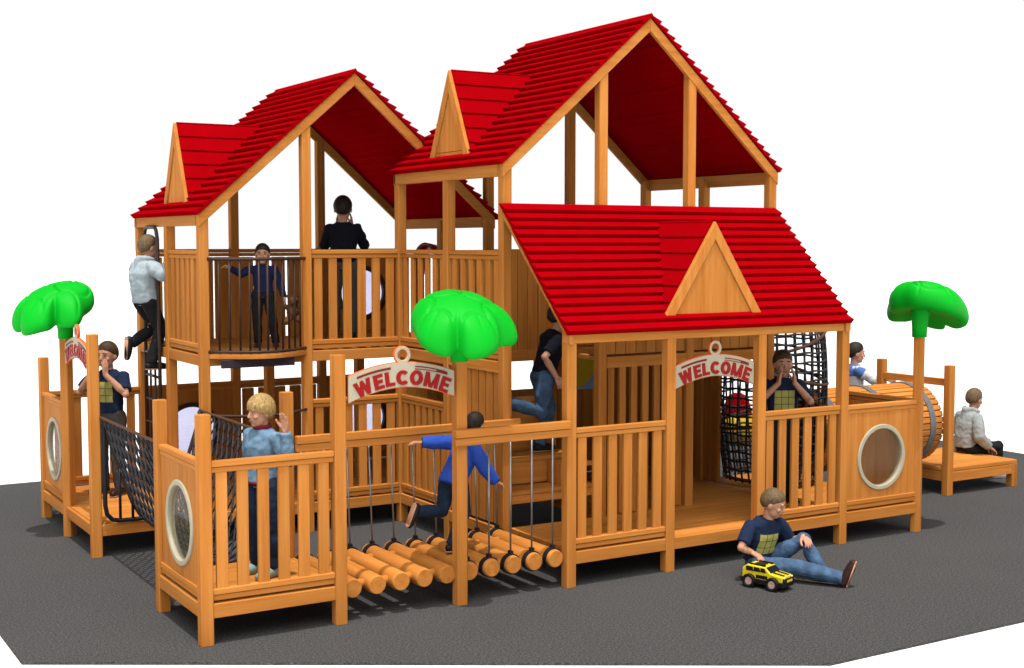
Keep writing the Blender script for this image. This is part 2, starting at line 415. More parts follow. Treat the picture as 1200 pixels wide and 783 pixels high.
# eaves, rafters, roof
for xe in (2.955, 6.045):
    s = 1 if xe < 4 else -1
    xe -= s * .005
    beam(H, min(xe, xe + s * .04), max(xe, xe + s * .04), 1.0 + S + .002, 3.0 + S, ZE - .108, ZE + .010, 'eave_beam')
rafter_pair(H, 2.95, 6.05, TX, ZE, ZA, .945, .985, name='rafter'); rafter_pair(H, 2.95, 6.05, TX, ZE, ZA, 3.01, 3.05, name='rafter')
gable_roof(H, 2.92, 6.08, .925, 3.09, ZE - .026, ZA, TX, n=20, c0=2.935, c1=6.05)
dormer(H, 'x', (3.06, 2.09), 3.535, .815, .385, .9, 3.535, SL, -1)
# porch roof
PZ = lambda y: 2.07 + (3.10 - 2.07) * (y + .05) / 1.02
for x in (2.975, 5.985):
    mb = MB(); mb.prism([(-.07, PZ(-.07)), (.96, PZ(.96)), (.96, PZ(.96) - .115), (-.07, PZ(-.07) - .09)], 'x', x - .02, x + .02, 'wy'); mb.build('porch_rafter', H, .004, root=H.location)
mb = MB(); slope_roof(mb, (-.085, PZ(-.085)), (.95, PZ(.95)), 'x', 2.915, 6.01, 15); mb.build('porch_roof', H, 0, root=H.location)
dormer(H, 'y', (0.0, 4.475), 2.127, .82, .545, .8, 2.127 , 1.01, -1)

# ------------------------------------------------------------------ lower playhouse on the left
G = thing('playhouse', (2.5, 4.0, 0), 'lower wooden playhouse with a red gable roof and a curved metal balcony railing', 'playhouse', 'red roofed wooden playhouses')
GE, GA, GX = 3.022, 4.382, 2.5
SG = (GA - GE) / (GX - .955); zg = lambda x: GA - SG * abs(x - GX)
for x in (1, 2, 3, 4):
    for y in (3, 5):
        if (x, y) in ((3, 3), (4, 3)): continue
        post(G, x, y, zg(x) - .03 if x in (2, 3) else GE)
post(G, 1, 4, GE - .02); post(G, 4, 4, GE - .02); post(G, 2, 4, 1.64); post(G, 3, 4, 1.64)
deck(G, 1.0, 4.0, 3.0, 5.0, DZ); deck(G, 1.0, 4.0, 3.0, 5.0, UZ, along='y', name='upper_deck_boards')
for x in (1, 2, 3): skirt(G, x, x + 1, 3, 5, DZ, sides='yY'); skirt(G, x, x + 1, 3, 5, UZ, sides='yY', name='upper_skirt_board')
for y in (3, 4): skirt(G, 1, 4, y, y + 1, DZ, sides='xX'); skirt(G, 1, 4, y, y + 1, UZ, sides='xX', name='upper_skirt_board')
railing(G, (2, 3), (3, 3), n=6); railing(G, (2, 3), (3, 3), 1.76, 2.70, n=6)
railing(G, (1, 4), (1, 3), 1.76, 2.70, n=6, w=.085)
plank_wall(G, (4, 3), (4, 4), 1.70, 2.66, n=8, name='board_rail')
# back side: boards with slits, lilac round windows
porthole_panel(G, (1, 5), (2, 5), lilac=True); porthole_panel(G, (3, 5), (4, 5), lilac=True)
for xx in (1, 2, 3):
    o = double_rail(1.0, 2.62, 2.70).build('hand_rail', G, .004) if xx < 3 else None
    if o: place(o, G, (xx, 5), (xx + 1, 5), 0)
o = double_rail(1.0, 1.195, 1.275).build('hand_rail', G, .004); place(o, G, (2, 5), (3, 5), 0)
plank_wall(G, (2, 5), (3, 5), .31, 1.19, n=5, gap=.055, name='board_rail')
porthole_panel(G, (3, 5), (4, 5), 1.70, 2.70, zc=2.2, r=.31, lilac=True)
plank_wall(G, (1, 5), (2, 5), 1.70, 2.615, n=5, gap=.022, name='board_rail'); plank_wall(G, (2, 5), (3, 5), 1.70, 2.615, n=5, gap=.035, name='board_rail')
# balcony railing: bowed steel bars
def bowed(z, r, n=16):
    return [(1.03 + .94 * i / n, 3.0 - .045 - .26 * math.sin(math.pi * i / n), z) for i in range(n + 1)]
mb = MB()
for i in range(1, 12):
    t = i / 12; mb.tube([(1.03 + .94 * t, 2.955 - .26 * math.sin(math.pi * t), 1.775), (1.03 + .94 * t, 2.955 - .26 * math.sin(math.pi * t), 2.62)], .0105, 'bronze', 8)
br = mb.build('balcony_railing', G, root=G.location)
for z in (2.62, 1.775):
    mb = MB(); mb.tube(bowed(z, .016), .016, 'bronze', 8); mb.build('railing_bar', br, root=G.location)
mb = MB(); mb.prism([(p[0], p[1] - .02) for p in bowed(0, 0)] + [(1.97, 3.0), (1.03, 3.0)], 'z', 1.712, 1.750, 'wx'); mb.build('balcony_floor', G, .003, root=G.location)
mb = MB(); mb.box(1.10, 1.80, 2.80, 2.84, 1.63, 1.705, 'plum'); mb.build('balcony_kick_board', G, .004, root=G.location)
mb = MB(); mb.tube(bowed(1.19, .014), .014, 'bronze', 8); mb.build('guard_bar', G, root=G.location)
for xe in (.955, 4.045):
    s = 1 if xe < 2 else -1
    xe -= s * .005
    beam(G, min(xe, xe + s * .04), max(xe, xe + s * .04), 3.0 + S + .002 if xe < 2 else 3.15, 5.0 + S, GE - .10, GE + .010, 'eave_beam')
rafter_pair(G, .95, 4.05, GX, GE, GA, 2.945, 2.985); rafter_pair(G, .95, 4.05, GX, GE, GA, 4.965, 5.00)
gable_roof(G, .92, 4.08, 2.925, 5.02, GE - .026, GA, GX, n=20, c0=.938)
dormer(G, 'x', (1.06, 3.96), 3.105, .815, .37, .9, 3.105, SG, -1)

# ------------------------------------------------------------------ platforms
def platform(loc, label): return thing('play_platform', loc, label, 'platform', 'low wooden play platforms')
P1 = platform((.5, .5, 0), 'front corner play platform with picket front and oval looking porthole side, net bridge behind it')
post(P1, 0, 0, 1.6); post(P1, 0, 1, 1.6); post(P1, 1, 0, 1.965); post(P1, 1, 1, 1.6)
deck(P1, 0.0, 1.0, 0.0, 1.0, DZ); skirt(P1, 0, 1, 0, 1, DZ)
railing(P1, (0, 0), (1, 0)); porthole_panel(P1, (0, 1), (0, 0))
PL = platform((.5, 4, 0), 'far left play platform under the drooping green tree top, with a porthole panel')
post(PL, 0, 3, 1.97); post(PL, 0, 5, 1.62); post(PL, .93, 2.99, 1.0, 0)
deck(PL, 0.0, .95, 3.0, 5.0, DZ); skirt(PL, 0, 1, 3, 4, DZ, sides='xy'); skirt(PL, 0, 1, 4, 5, DZ, sides='xY')
porthole_panel(PL, (0, 5), (0, 4)); railing(PL, (0, 5), (1, 5), n=5)
PR = platform((6.5, 1, 0), 'right play platform with a round porthole panel beside the porch')
post(PR, 7, 1, 1.3); post(PR, 7, 2, 1.6)
deck(PR, 6.05, 7.0, 0.0, 2.0, DZ); skirt(PR, 6, 7, 0, 1, DZ, sides='yX'); skirt(PR, 6, 7, 1, 2, DZ, sides='YX')
porthole_panel(PR, (6, 0), (7, 0)); plank_wall(PR, (7, 0), (7, 1), .31, 1.19, n=6, name='board_rail')
o = double_rail(1.0, 1.195, 1.275).build('hand_rail', PR, .004); place(o, PR, (7, 0), (7, 1), 0)
PE = platform((9.2, 1.6, 0), 'open low exit platform at the far right end of the barrel tunnel')
for y in (1.1, 2.08): post(PE, 8.72, y, 1.43)
for y in (1.1, 2.08): post(PE, 9.79, y, .262)
deck(PE, 8.68, 9.83, 1.06, 2.12, .305); skirt(PE, 8.72, 9.79, 1.1, 2.08, .262, h=.11)
mb = MB(); mb.box(8.70, 8.74, 1.145, 2.035, 1.20, 1.28); mb.build('cross_rail', PE, .004, root=PE.location)

# ------------------------------------------------------------------ tree posts with moulded crowns
def crown_mesh():
    mb = MB(); nt_, nr = 200, 64; T = .135
    def rad(a):                                   # a = 0 looks to -y
        a = (a + math.pi) % (2 * math.pi) - math.pi; b = abs(a)
        r = .335 + .075 * math.exp(-((b - .55) / .5) ** 2) - .052 * math.exp(-(a / .13) ** 2)
        r += .105 * math.exp(-((a - 1.62) / .26) ** 2) - .06 * math.exp(-((a - 1.16) / .10) ** 2) + .03 * math.exp(-((a + 1.7) / .5) ** 2) - .03 * math.exp(-((b - 3.14) / .3) ** 2)
        return r
    def mid(x, y): return .305 - .10 * x + .24 * y - .80 * y * y * (1 if y < 0 else .5) - .62 * x * x
    arcs = [((-.19, -.38), .17), ((.19, -.38), .17), ((-.34, -.10), .16), ((.34, -.10), .16), ((-.12, .10), .15), ((.12, .10), .15), ((0, .33), .17)]
    def groove(x, y):
        g = 0
        for (cx, cy), rr in arcs:
            d = abs(math.hypot(x - cx, y - cy) - rr); g = max(g, math.exp(-(d / .011) ** 2))
        for s in (-1, 1):
            d = abs((x * .85) - s * (-y) * .5); 
            if y < -.22: g = max(g, .3 * math.exp(-(d / .012) ** 2))
        return g
    vs = []; 
    for side in (1, -1):
        for i in range(nr + 1):
            q = math.sin(.5 * math.pi * i / nr) ** .8 if i < nr else 1.0
            for k in range(nt_):
                a = 2 * math.pi * k / nt_; r = rad(a) * q; x, y = r * math.sin(a), -r * math.cos(a)
                aa = (a + math.pi) % (2 * math.pi) - math.pi; pw = 6.5 + 14 * math.exp(-(aa / .35) ** 2) + 8 * math.exp(-((aa - 1.16) / .25) ** 2)
                e = (1 - q ** pw) ** .5 if q < 1 else 0
                z = mid(x, y) + side * T * e + (.03 * (1 - q * q) if side > 0 else .02 * (1 - q * q))
                if side > 0: z -= .020 * groove(x, y) * min(1, e * 3)
                vs.append((x, y - .07, z))
    fs = []
    for s in range(2):
        o = s * (nr + 1) * nt_
        for i in range(nr):
            for k in range(nt_): fs.append((o + i * nt_ + k, o + (i + 1) * nt_ + k, o + (i + 1) * nt_ + (k + 1) % nt_, o + i * nt_ + (k + 1) % nt_))
    mb.add(vs, fs, 'green', True); return mb
TG = 'posts topped with green plastic tree crowns'
T1 = thing('tree_post', (2, 0, 0), 'wooden post with a green plastic tree top in the middle of the log bridge', 'tree post', TG)
post(T1, 2, 0, 1.93)
cr = crown_mesh().build('tree_crown', T1, loc=(0, 0, 1.92), rotz=R(-31))
mb = MB(); mb.tube([(0, 0, -.05), (0, 0, .05), (0, -.005, .16), (0, -.01, .30)], [.068, .072, .085, .10], 'green', 20); mb.build('crown_stalk', cr)
for loc, rz, lab in (((0, 4, 0), R(-52), 'wooden post with a green plastic tree top at the far left platform'), ((7, 0, 0), R(121), 'wooden post with a green plastic tree top at the right porthole panel')):
    c = copy_tree(T1); c.location = loc; c.rotation_euler.z = rz; c['label'] = lab

# ------------------------------------------------------------------ WELCOME signs
def letter(ch):
    """heavy block letter in a unit-high box: list of polygons / rings, and the width"""
    if ch == 'E': return [[(0, 0), (.68, 0), (.68, .22), (.28, .22), (.28, 1), (0, 1)], [(.28, .39), (.62, .39), (.62, .61), (.28, .61)], [(.28, .78), (.68, .78), (.68, 1), (.28, 1)]], .68
    if ch == 'L': return [[(0, 0), (.66, 0), (.66, .23), (.28, .23), (.28, 1), (0, 1)]], .66
    if ch == 'W':
        return [[(.22, 0), (.48, 0), (.28, 1), (0, 1)], [(.22, 0), (.48, 0), (.72, .98), (.50, .98)], [(.72, 0), (.98, 0), (.70, .98), (.48, .98)], [(.72, 0), (.98, 0), (1.2, 1), (.92, 1)]], 1.2
    if ch == 'M':
        return [[(0, 0), (.26, 0), (.26, 1), (0, 1)], [(.78, 0), (1.04, 0), (1.04, 1), (.78, 1)], [(.26, 1), (.0, 1), (.40, .0), (.60, .0)], [(.78, 1), (1.04, 1), (.64, .0), (.44, .0)]], 1.04
    if ch in 'OC':
        n = 28; a0, a1 = (0, 2 * math.pi) if ch == 'O' else (.72, 2 * math.pi - .72); ps = []
        for i in range(n):
            p, q = a0 + (a1 - a0) * i / n, a0 + (a1 - a0) * (i + 1) / n
            f = lambda a, rx, ry: (.46 + rx * math.cos(a), .5 + ry * math.sin(a))
            ps.append([f(p, .46, .52), f(q, .46, .52), f(q, .18, .27), f(p, .18, .27)])
        return ps, .92 if ch == 'O' else .86
SGN = 'cream WELCOME signs hung between entrance posts'
def make_sign():
    t = thing('welcome_sign', (1.5, -.03, 0), 'x', 'sign', SGN); n = 24; h = .435
    top = lambda u: .285 - .085 * (u / h) ** 2; bot = lambda u: .095 - .085 * (u / h) ** 2 - .01 * abs(u / h)
    us = [-h + 2 * h * i / n for i in range(n + 1)]
    poly = [(u, bot(u)) for u in us] + [(h, .19)] + [(u, top(u)) for u in us[::-1]] + [(-h, .19)]
    mb = MB(); mb.prism(poly, 'y', -.015, .015, 'cream')
    mb.m = ['cream' if k < 2 else 'orange' for k in range(len(mb.m))]
    o = mb.build('sign_board', t, .006)
    rg = MB(); rg.ring((0, 0, .335), 'y', .068, .040, -.014, .014, 'cream', 36, 'orange'); rg.build('hanging_ring', t, .004)
    tx = MB(); word = 'WELCOME'; hh = .104; gap = .0125; sc = .72
    Ls = [letter(c) for c in word]; tot = sum(l[1] * hh * 1.12 for l in Ls) + gap * 6; x = -tot / 2
    zc = lambda u: .168 - .075 * (u / .36) ** 2
    for li, (polys, w) in enumerate(Ls):
        w *= hh * 1.12; u = x + w / 2; a = math.atan(-2 * .075 * u / .36 ** 2); ca, sa = math.cos(a), math.sin(a); hk = hh * (1 + .10 * abs(u / .36))
        for k, pg in enumerate(polys):
            pp = []
            for (px, pz) in pg:
                dx, dz = px * hh * 1.12 - w / 2, (pz - .5) * hk
                pp.append((u + dx * ca - dz * sa, zc(u) + dx * sa + dz * ca))
            tx.prism(pp, 'y', -.0215 - .00015 * k, -.013, 'signred')
        x += w + gap
    tx.build('lettering', t)
    for u0, u1, dz, th, mt in ((-.37, -.10, .245, .016, 'signdark'), (.10, .37, .250, .008, 'signdark'), (.10, .37, .232, .006, 'signred'), (.28, .37, .241, .010, 'signdark')):
        N_ = 8; st = MB()
        for i in range(N_):
            a, b2 = u0 + (u1 - u0) * i / N_, u0 + (u1 - u0) * (i + 1) / N_
            f = lambda u: dz - .085 * (u / h) ** 2
            st.prism([(a, f(a) - th / 2), (b2, f(b2) - th / 2), (b2, f(b2) + th / 2), (a, f(a) + th / 2)], 'y', -.0195, -.013, mt)
        st.build('stripe', t)
    return t
W1 = make_sign(); W1['label'] = 'WELCOME sign hung beside the middle tree post over the log bridge entrance'; W1.location.z = 1.61
W2 = copy_tree(W1); W2.location = (4.49, 0, 1.535); W2['label'] = 'WELCOME sign hung over the porch doorway of the tall playhouse'
W3 = copy_tree(W1); W3.location = (-.01, 3.5, 1.63); W3.rotation_euler.z = R(-90); W3['label'] = 'WELCOME sign seen from the side at the far left platform'

# ------------------------------------------------------------------ log bridge
LB = thing('log_bridge', (2, .5, 0), 'swaying log bridge with steel hanger rods and wooden hand rails', 'log bridge')
lz = .243; xs = [1.11 + .1965 * k for k in range(10)]
for k, x in enumerate(xs):
    mb = MB(); mb.tube([(x, .0, lz), (x, .03, lz), (x, .5, lz), (x, 1.0, lz)], [.068, .072, .072, .07], 'wy', 24)
    lg = mb.build('log', LB, .004, root=LB.location)
    for yy, show in ((.055, x > 2.05), (.93, True)):
        if not show: continue
        mb = MB(); mb.ring((x, yy, lz), 'y', .082, .07, -.022, .022, 'black', 24); mb.box(x - .014, x + .014, yy - .02, yy + .02, lz + .078, lz + .105, 'black'); mb.build('rubber_collar', lg, root=LB.location)
        mb = MB(); ztop = 1.25 if yy < .5 else 1.16
        mb.tube([(x, yy, lz + .10), (x, yy if yy < .5 else .985, ztop)], .0075, 'steel', 8); mb.build('hanger_rod', lg, root=LB.location)
for yy in (.115, .80):
    for a, b2 in zip(xs[:-1], xs[1:]):
        mb = MB(); mb.tube([(a + .05, yy, lz), (b2 - .05, yy, lz)], .036, 'wx', 12); mb.build('spacer_bar', LB, root=LB.location)
for (x0, x1, y, z0, z1) in ((1.92, 3 - S, -.047, 1.235, 1.36), (1 + S, 3.10, .949, 1.13, 1.255)):
    mb = MB(); zm = (z0 + z1) / 2; mb.box(x0, x1, y - .05, y + (.003 if y > .5 else .006), zm, z1); mb.box(x0, x1, y - .042, y - .002, z0, zm - .002)
    mb.build('hand_rail', LB, .004, root=LB.location)

# ------------------------------------------------------------------ net bridge
NB = thing('net_bridge', (.5, 2, 0), 'V shaped rope net bridge between the front corner and far left platforms', 'net bridge')
prof = [(.05, 1.24), (.13, 1.0), (.22, .72), (.31, .46), (.40, .31), (.50, .285), (.60, .31), (.69, .46), (.78, .72), (.87, 1.0), (.95, 1.24)]
def on_prof(s, y):
    t = s * (len(prof) - 1); i = min(int(t), len(prof) - 2); f = t - i
    sag = 4 * (y - 1.05) * (2.95 - y) / 1.9 ** 2
    return Vector((prof[i][0] * (1 - f) + prof[i + 1][0] * f, y, prof[i][1] * (1 - f) + prof[i + 1][1] * f - .05 * sag * (1 - abs(2 * s - 1))))
mb = MB(); ns, Ly = 22, 1.9
NK = 15
for k in range(-ns, NK):
    for dr in (1, -1):
        pts = []
        for i in range(ns + 1):
            s = i / ns; y = 1.05 + (k + i * 12.0 / ns) * (Ly / NK) if dr > 0 else 2.95 - (k + i * 12.0 / ns) * (Ly / NK)
            if 1.05 - 1e-6 <= y <= 2.95 + 1e-6: pts.append(on_prof(s, y))
        if len(pts) > 1: mb.tube(pts, .0085, 'rope', 5, cap=False)
mb.build('rope_net', NB, root=NB.location)
for s in (0, 1):
    mb = MB(); mb.tube([on_prof(s, 1.0 + 2.0 * i / 10) for i in range(11)], .014, 'ropebrown', 8); mb.build('edge_rope', NB, root=NB.location)
for y in (1.05, 2.95):
    mb = MB(); mb.tube([on_prof(i / 20, y) for i in range(21)], .017, 'bronze', 8); mb.build('end_frame', NB, root=NB.location)
mb = MB()
pts = [(.07, 2.945, 1.24), (.07, 2.945, .46), (.085, 2.945, .38), (.13, 2.945, .33), (.2, 2.945, .315), (.8, 2.945, .315), (.87, 2.945, .33), (.915, 2.945, .38), (.93, 2.945, .46), (.93, 2.945, 1.24)]
mb.tube(pts, .02, 'black', 8)
for x in (.20, .31, .69, .80): mb.tube([(x, 2.945, .315), (x, 2.945, .78)], .013, 'black', 8)
mb.build('steel_gate_frame', NB, root=NB.location)

# ------------------------------------------------------------------ climbing ladder to the upper floor
LD = thing('climbing_ladder', (.90, 4.5, 0), 'dark steel ladder with an arched grip leading up to the left playhouse', 'ladder')
mb = MB(); ya, yb = 4.14, 4.62
mb.tube([(.925, ya, .3), (.925, ya, 1.7), (.925, ya + .01, 2.80), (.925, ya + .05, 2.89), (.925, ya + .10, 2.92), (.925, yb - .10, 2.92), (.925, yb - .05, 2.89), (.925, yb - .01, 2.80), (.925, yb, 1.7), (.925, yb, .3)], .019, 'bronze', 8)
mb.build('ladder_frame', LD, root=LD.location)
for k in range(6):
    mb = MB(); z = .50 + .235 * k; mb.tube([(.925, ya, z), (.925, yb, z)], .015, 'bronze', 8); mb.build('rung', LD, root=LD.location)
for yy in (4.30, 4.46):
    mb = MB(); mb.tube([(.925, yy, .3), (.925, yy, 1.70)], .012, 'bronze', 8); mb.build('centre_rod', LD, root=LD.location)

# ------------------------------------------------------------------ net tube
NT = thing('net_tube', (6.5, 1.55, 0), 'upright round rope net with brown hoops beside the porch', 'climbing net')
def tube_r(z): t = (z - .33) / 1.92; return .47 + .09 * math.sin(math.pi * t)
mb = MB(); na = 34
for k in range(na):
    a = 2 * math.pi * k / na
    mb.tube([(6.55 + tube_r(z) * math.cos(a + .02 * math.sin(k + z * 7)), 1.55 + tube_r(z) * math.sin(a + .02 * math.sin(k + z * 7)), z) for z in [.33 + 1.92 * i / 14 for i in range(15)]], .0115, 'rope', 5, cap=False)
for k in range(21):
    z = .36 + 1.86 * k / 20
    mb.tube([(6.55 + tube_r(z) * math.cos(2 * math.pi * i / 40), 1.55 + tube_r(z) * math.sin(2 * math.pi * i / 40), z + .008 * math.sin(i * 1.7 + k)) for i in range(40)], .0115, 'rope', 5, closed=True)
mb.build('rope_net', NT, root=NT.location)
for z, tx, ty in ((.36, 0, 0), (.98, .10, -.05), (1.48, -.1, .12), (1.80, .16, .05), (2.24, 0, 0)):
    mb = MB(); r = tube_r(z) + .008
    mb.tube([(6.55 + r * math.cos(2 * math.pi * i / 48), 1.55 + r * math.sin(2 * math.pi * i / 48), z + tx * math.cos(2 * math.pi * i / 48) + ty * math.sin(2 * math.pi * i / 48)) for i in range(48)], .017, 'ropebrown', 8, closed=True)
    mb.build('hoop', NT, root=NT.location)
# coloured play drum behind the net
DR = thing('play_drum', (7.0, 2.6, 0), 'red and yellow plastic play drum seen through the rope net', 'play drum')
mb = MB(); mb.tube([(7.0, 2.6, .50), (7.0, 2.6, .54), (7.0, 2.6, .84)], [.15, .19, .19], 'yellow', 28); mb.build('drum_body', DR, root=DR.location)
mb = MB(); mb.tube([(7.0, 2.6, .842), (7.0, 2.6, .88), (7.0, 2.6, 1.04), (7.0, 2.6, 1.08)], [.17, .16, .12, .05], 'red', 28); mb.build('drum_cap', DR, root=DR.location)
for a in (0, 2.1, 4.2):
    mb = MB(); mb.tube([(7.0 + .15 * math.cos(a), 2.6 + .15 * math.sin(a), 0), (7.0 + .12 * math.cos(a), 2.6 + .12 * math.sin(a), .52)], .018, 'steel', 8); mb.build('leg', DR, root=DR.location)
# ------------------------------------------------------------------ barrel tunnel
BT = thing('barrel_tunnel', (7.85, 1.59, 0), 'round crawl tunnel of orange wooden slats with grey hoops', 'tunnel')
cy, cz, br_ = 1.59, .765, .425; mb = MB(); ns = 40
for k in range(ns):
    a = 2 * math.pi * k / ns; w = br_ * math.pi / ns + .0015; t = .016; ca, sa = math.cos(a), math.sin(a)
    poly = []
    for dw, dt in ((-w, -t), (w, -t), (w * .74, t), (-w * .74, t)):
        r = br_ + dt; poly.append((cy + r * ca - dw * sa, cz + r * sa + dw * ca))
    mb.prism(poly, 'x', 6.98, 8.70, 'wx')
mb.build('slats', BT, .002, root=BT.location)
for x in (7.12, 7.85, 8.53):
    mb = MB(); mb.ring((x, cy, cz), 'x', br_ + .028, br_ + .012, -.042, .042, 'hoop', 64); mb.build('hoop', BT, root=BT.location)
# ------------------------------------------------------------------ red slide behind the houses, play board
SD = thing('slide', (4.6, 4.5, 0), 'dark red plastic slide with a rounded hood behind the upper railings', 'slide')
mb = MB()
def half(x, r0, r1, z): return [(x, 4.5 + r * math.cos(a), z + r * math.sin(a)) for r in (r0, r1) for a in [math.pi * i / 16 for i in range(17)]]
hs = [half(4.05, .31, .35, 2.42), half(4.20, .30, .34, 2.40)]
vs = hs[0] + hs[1]; fs = []
for i in range(16):
    for b2 in (0, 17): fs.append((b2 + i, b2 + i + 1, 34 + b2 + i + 1, 34 + b2 + i))
    fs += [(i, i + 1, 17 + i + 1, 17 + i), (34 + i, 34 + i + 1, 34 + 17 + i + 1, 34 + 17 + i)]
mb.add(vs, fs, 'slidered', True)
for yy in (4.15, 4.81): mb.box(4.05, 4.20, yy, yy + .04, 1.75, 2.42, 'slidered')
mb.build('slide_hood', SD, root=SD.location)
mb = MB(); pr = [(4.05, 4.5, 1.74), (4.55, 4.5, 1.72), (4.80, 4.60, 1.58), (4.95, 4.82, 1.42), (4.99, 5.15, 1.2), (4.99, 5.8, .72), (4.99, 6.3, .42), (4.99, 6.8, .34)]
rows = []
for i in range(len(pr)):
    p = Vector(pr[i]); d = Vector(pr[min(i + 1, len(pr) - 1)]) - Vector(pr[max(i - 1, 0)]); d.z = 0; d.normalize(); n_ = Vector((-d.y, d.x, 0)); z_ = Vector((0, 0, 1))
    rows.append([p + n_ * a + z_ * b2 for a, b2 in ((-.34, .2), (-.30, .2), (-.28, .03), (.28, .03), (.30, .2), (.34, .2), (.32, -.01), (-.32, -.01))])
vs = [v for r_ in rows for v in r_]
fs = [[q for q in range(8)], [(len(pr) - 1) * 8 + q for q in range(8)]] + [(i * 8 + q, i * 8 + (q + 1) % 8, (i + 1) * 8 + (q + 1) % 8, (i + 1) * 8 + q) for i in range(len(pr) - 1) for q in range(8)]
mb.add(vs, fs, 'slidered', True); mb.build('slide_chute', SD, root=SD.location)
mb = MB(); mb.tube([(4.99, 5.6, 0), (4.99, 5.6, .84)], .04, 'steel', 10); mb.build('slide_leg', SD, root=SD.location)
BD = thing('play_board', (5.2, 2.9, 0), 'yellow and pale blue play board on the back wall of the porch', 'play board')
mb = MB(); mb.box(5.05, 5.32, 2.945, 2.965, 1.20, 1.60, 'blue'); mb.build('board_panel', BD, .004, root=BD.location)
mb = MB(); mb.prism([(5.055, 1.61), (5.055, 1.22)] + [(5.055 + .26 * math.sin(a), 1.61 - .39 * math.cos(a)) for a in [R(8 * i) for i in range(1, 12)]], 'y', 2.925, 2.943, 'yellow'); mb.build('yellow_quarter', BD, .003, root=BD.location)
# ------------------------------------------------------------------ people
from mathutils.bvhtree import BVHTree
def fabric(key, name, col, denim=False):
    m, nt, b = new_mat(name); tc = N(nt, 'ShaderNodeTexCoord')
    n1 = noise(nt, tc.outputs['Object'], 9, 4); n2 = noise(nt, tc.outputs['Object'], 260, 2)
    d = tuple(c * (.72 if denim else .88) for c in col); l = tuple(min(1, c * (1.6 if denim else 1.08)) for c in col)
    c = ramp(nt, n1, [(.32, d), (.52, col), (.72, l)])
    nt.links.new(c, b.inputs['Base Color']); b.inputs['Roughness'].default_value = .9; b.inputs['Specular IOR Level'].default_value = .15
    bump(nt, b, n2, .25, .003); M[key] = m
fabric('navy', 'navy_cotton', (.012, .022, .055)); fabric('navydark', 'dark_navy_wool', (.008, .009, .016)); fabric('navysweat', 'navy_knit', (.012, .016, .055))
fabric('jeans', 'blue_denim', (.06, .11, .19), True); fabric('darkjeans', 'dark_blue_denim', (.016, .028, .055), True); fabric('denimjacket', 'pale_denim', (.16, .27, .38), True)
fabric('greyblue', 'pale_grey_fleece', (.34, .41, .45)); fabric('grey', 'grey_fleece', (.30, .32, .31)); fabric('blackcloth', 'black_cotton', (.012, .013, .015))
fabric('bluejacket', 'bright_blue_nylon', (.03, .085, .44)); fabric('maroon', 'maroon_knit', (.16, .012, .03)); fabric('whiteblue', 'white_cotton', (.55, .55, .55)); fabric('blueyoke', 'blue_cotton', (.07, .15, .38))
fabric('greytrouser', 'grey_brown_cotton', (.075, .068, .06)); fabric('print', 'olive_yellow_print', (.38, .36, .10)); fabric('teddy', 'brown_plush', (.12, .055, .02))
def hairmat(key, name, col):
    m, nt, b = new_mat(name); tc = N(nt, 'ShaderNodeTexCoord'); mp = N(nt, 'ShaderNodeMapping'); mp.inputs['Scale'].default_value = (150, 150, 22); nt.links.new(tc.outputs['Object'], mp.inputs[0])
    n1 = noise(nt, mp.outputs[0], 1.0, 3, .6); nt.links.new(ramp(nt, n1, [(.3, tuple(c * .35 for c in col)), (.5, col), (.72, tuple(min(1, c * 1.7) for c in col))]), b.inputs['Base Color'])
    b.inputs['Roughness'].default_value = .55; b.inputs['Specular IOR Level'].default_value = .2; bump(nt, b, n1, .5, .004); M[key] = m
simple('skin', 'skin', (.52, .26, .16), .55, var=.06, scale=18, spec=.25); hairmat('hairbrown', 'brown_hair', (.060, .036, .018))
hairmat('hairblond', 'blond_hair', (.36, .235, .085)); hairmat('hairdark', 'dark_hair', (.022, .015, .010)); hairmat('hairsand', 'sandy_hair', (.13, .085, .042))
simple('eyewhite', 'eye_white', (.36, .34, .32), .6, var=.02); simple('iris', 'dark_iris', (.02, .015, .012), .25, var=.05); simple('lip', 'lip', (.34, .11, .085), .5, var=.05)
simple('shoebrown', 'brown_leather', (.032, .014, .010), .45, var=.2); simple('shoeblack', 'black_shoe', (.012, .012, .013), .5, var=.2); simple('shoeaqua', 'pale_aqua_canvas', (.25, .40, .40), .7, var=.1); simple('shoewhite', 'white_trainer', (.6, .6, .6), .6, var=.06); simple('sole', 'pale_shoe_sole', (.26, .245, .22), .7, var=.1)
V = Vector
_cl = bpy.data.textures.new('folds', 'CLOUDS'); _cl.noise_scale = .075; _cl.noise_depth = 2
_hr = bpy.data.textures.new('locks', 'CLOUDS'); _hr.noise_scale = .022; _hr.noise_depth = 1
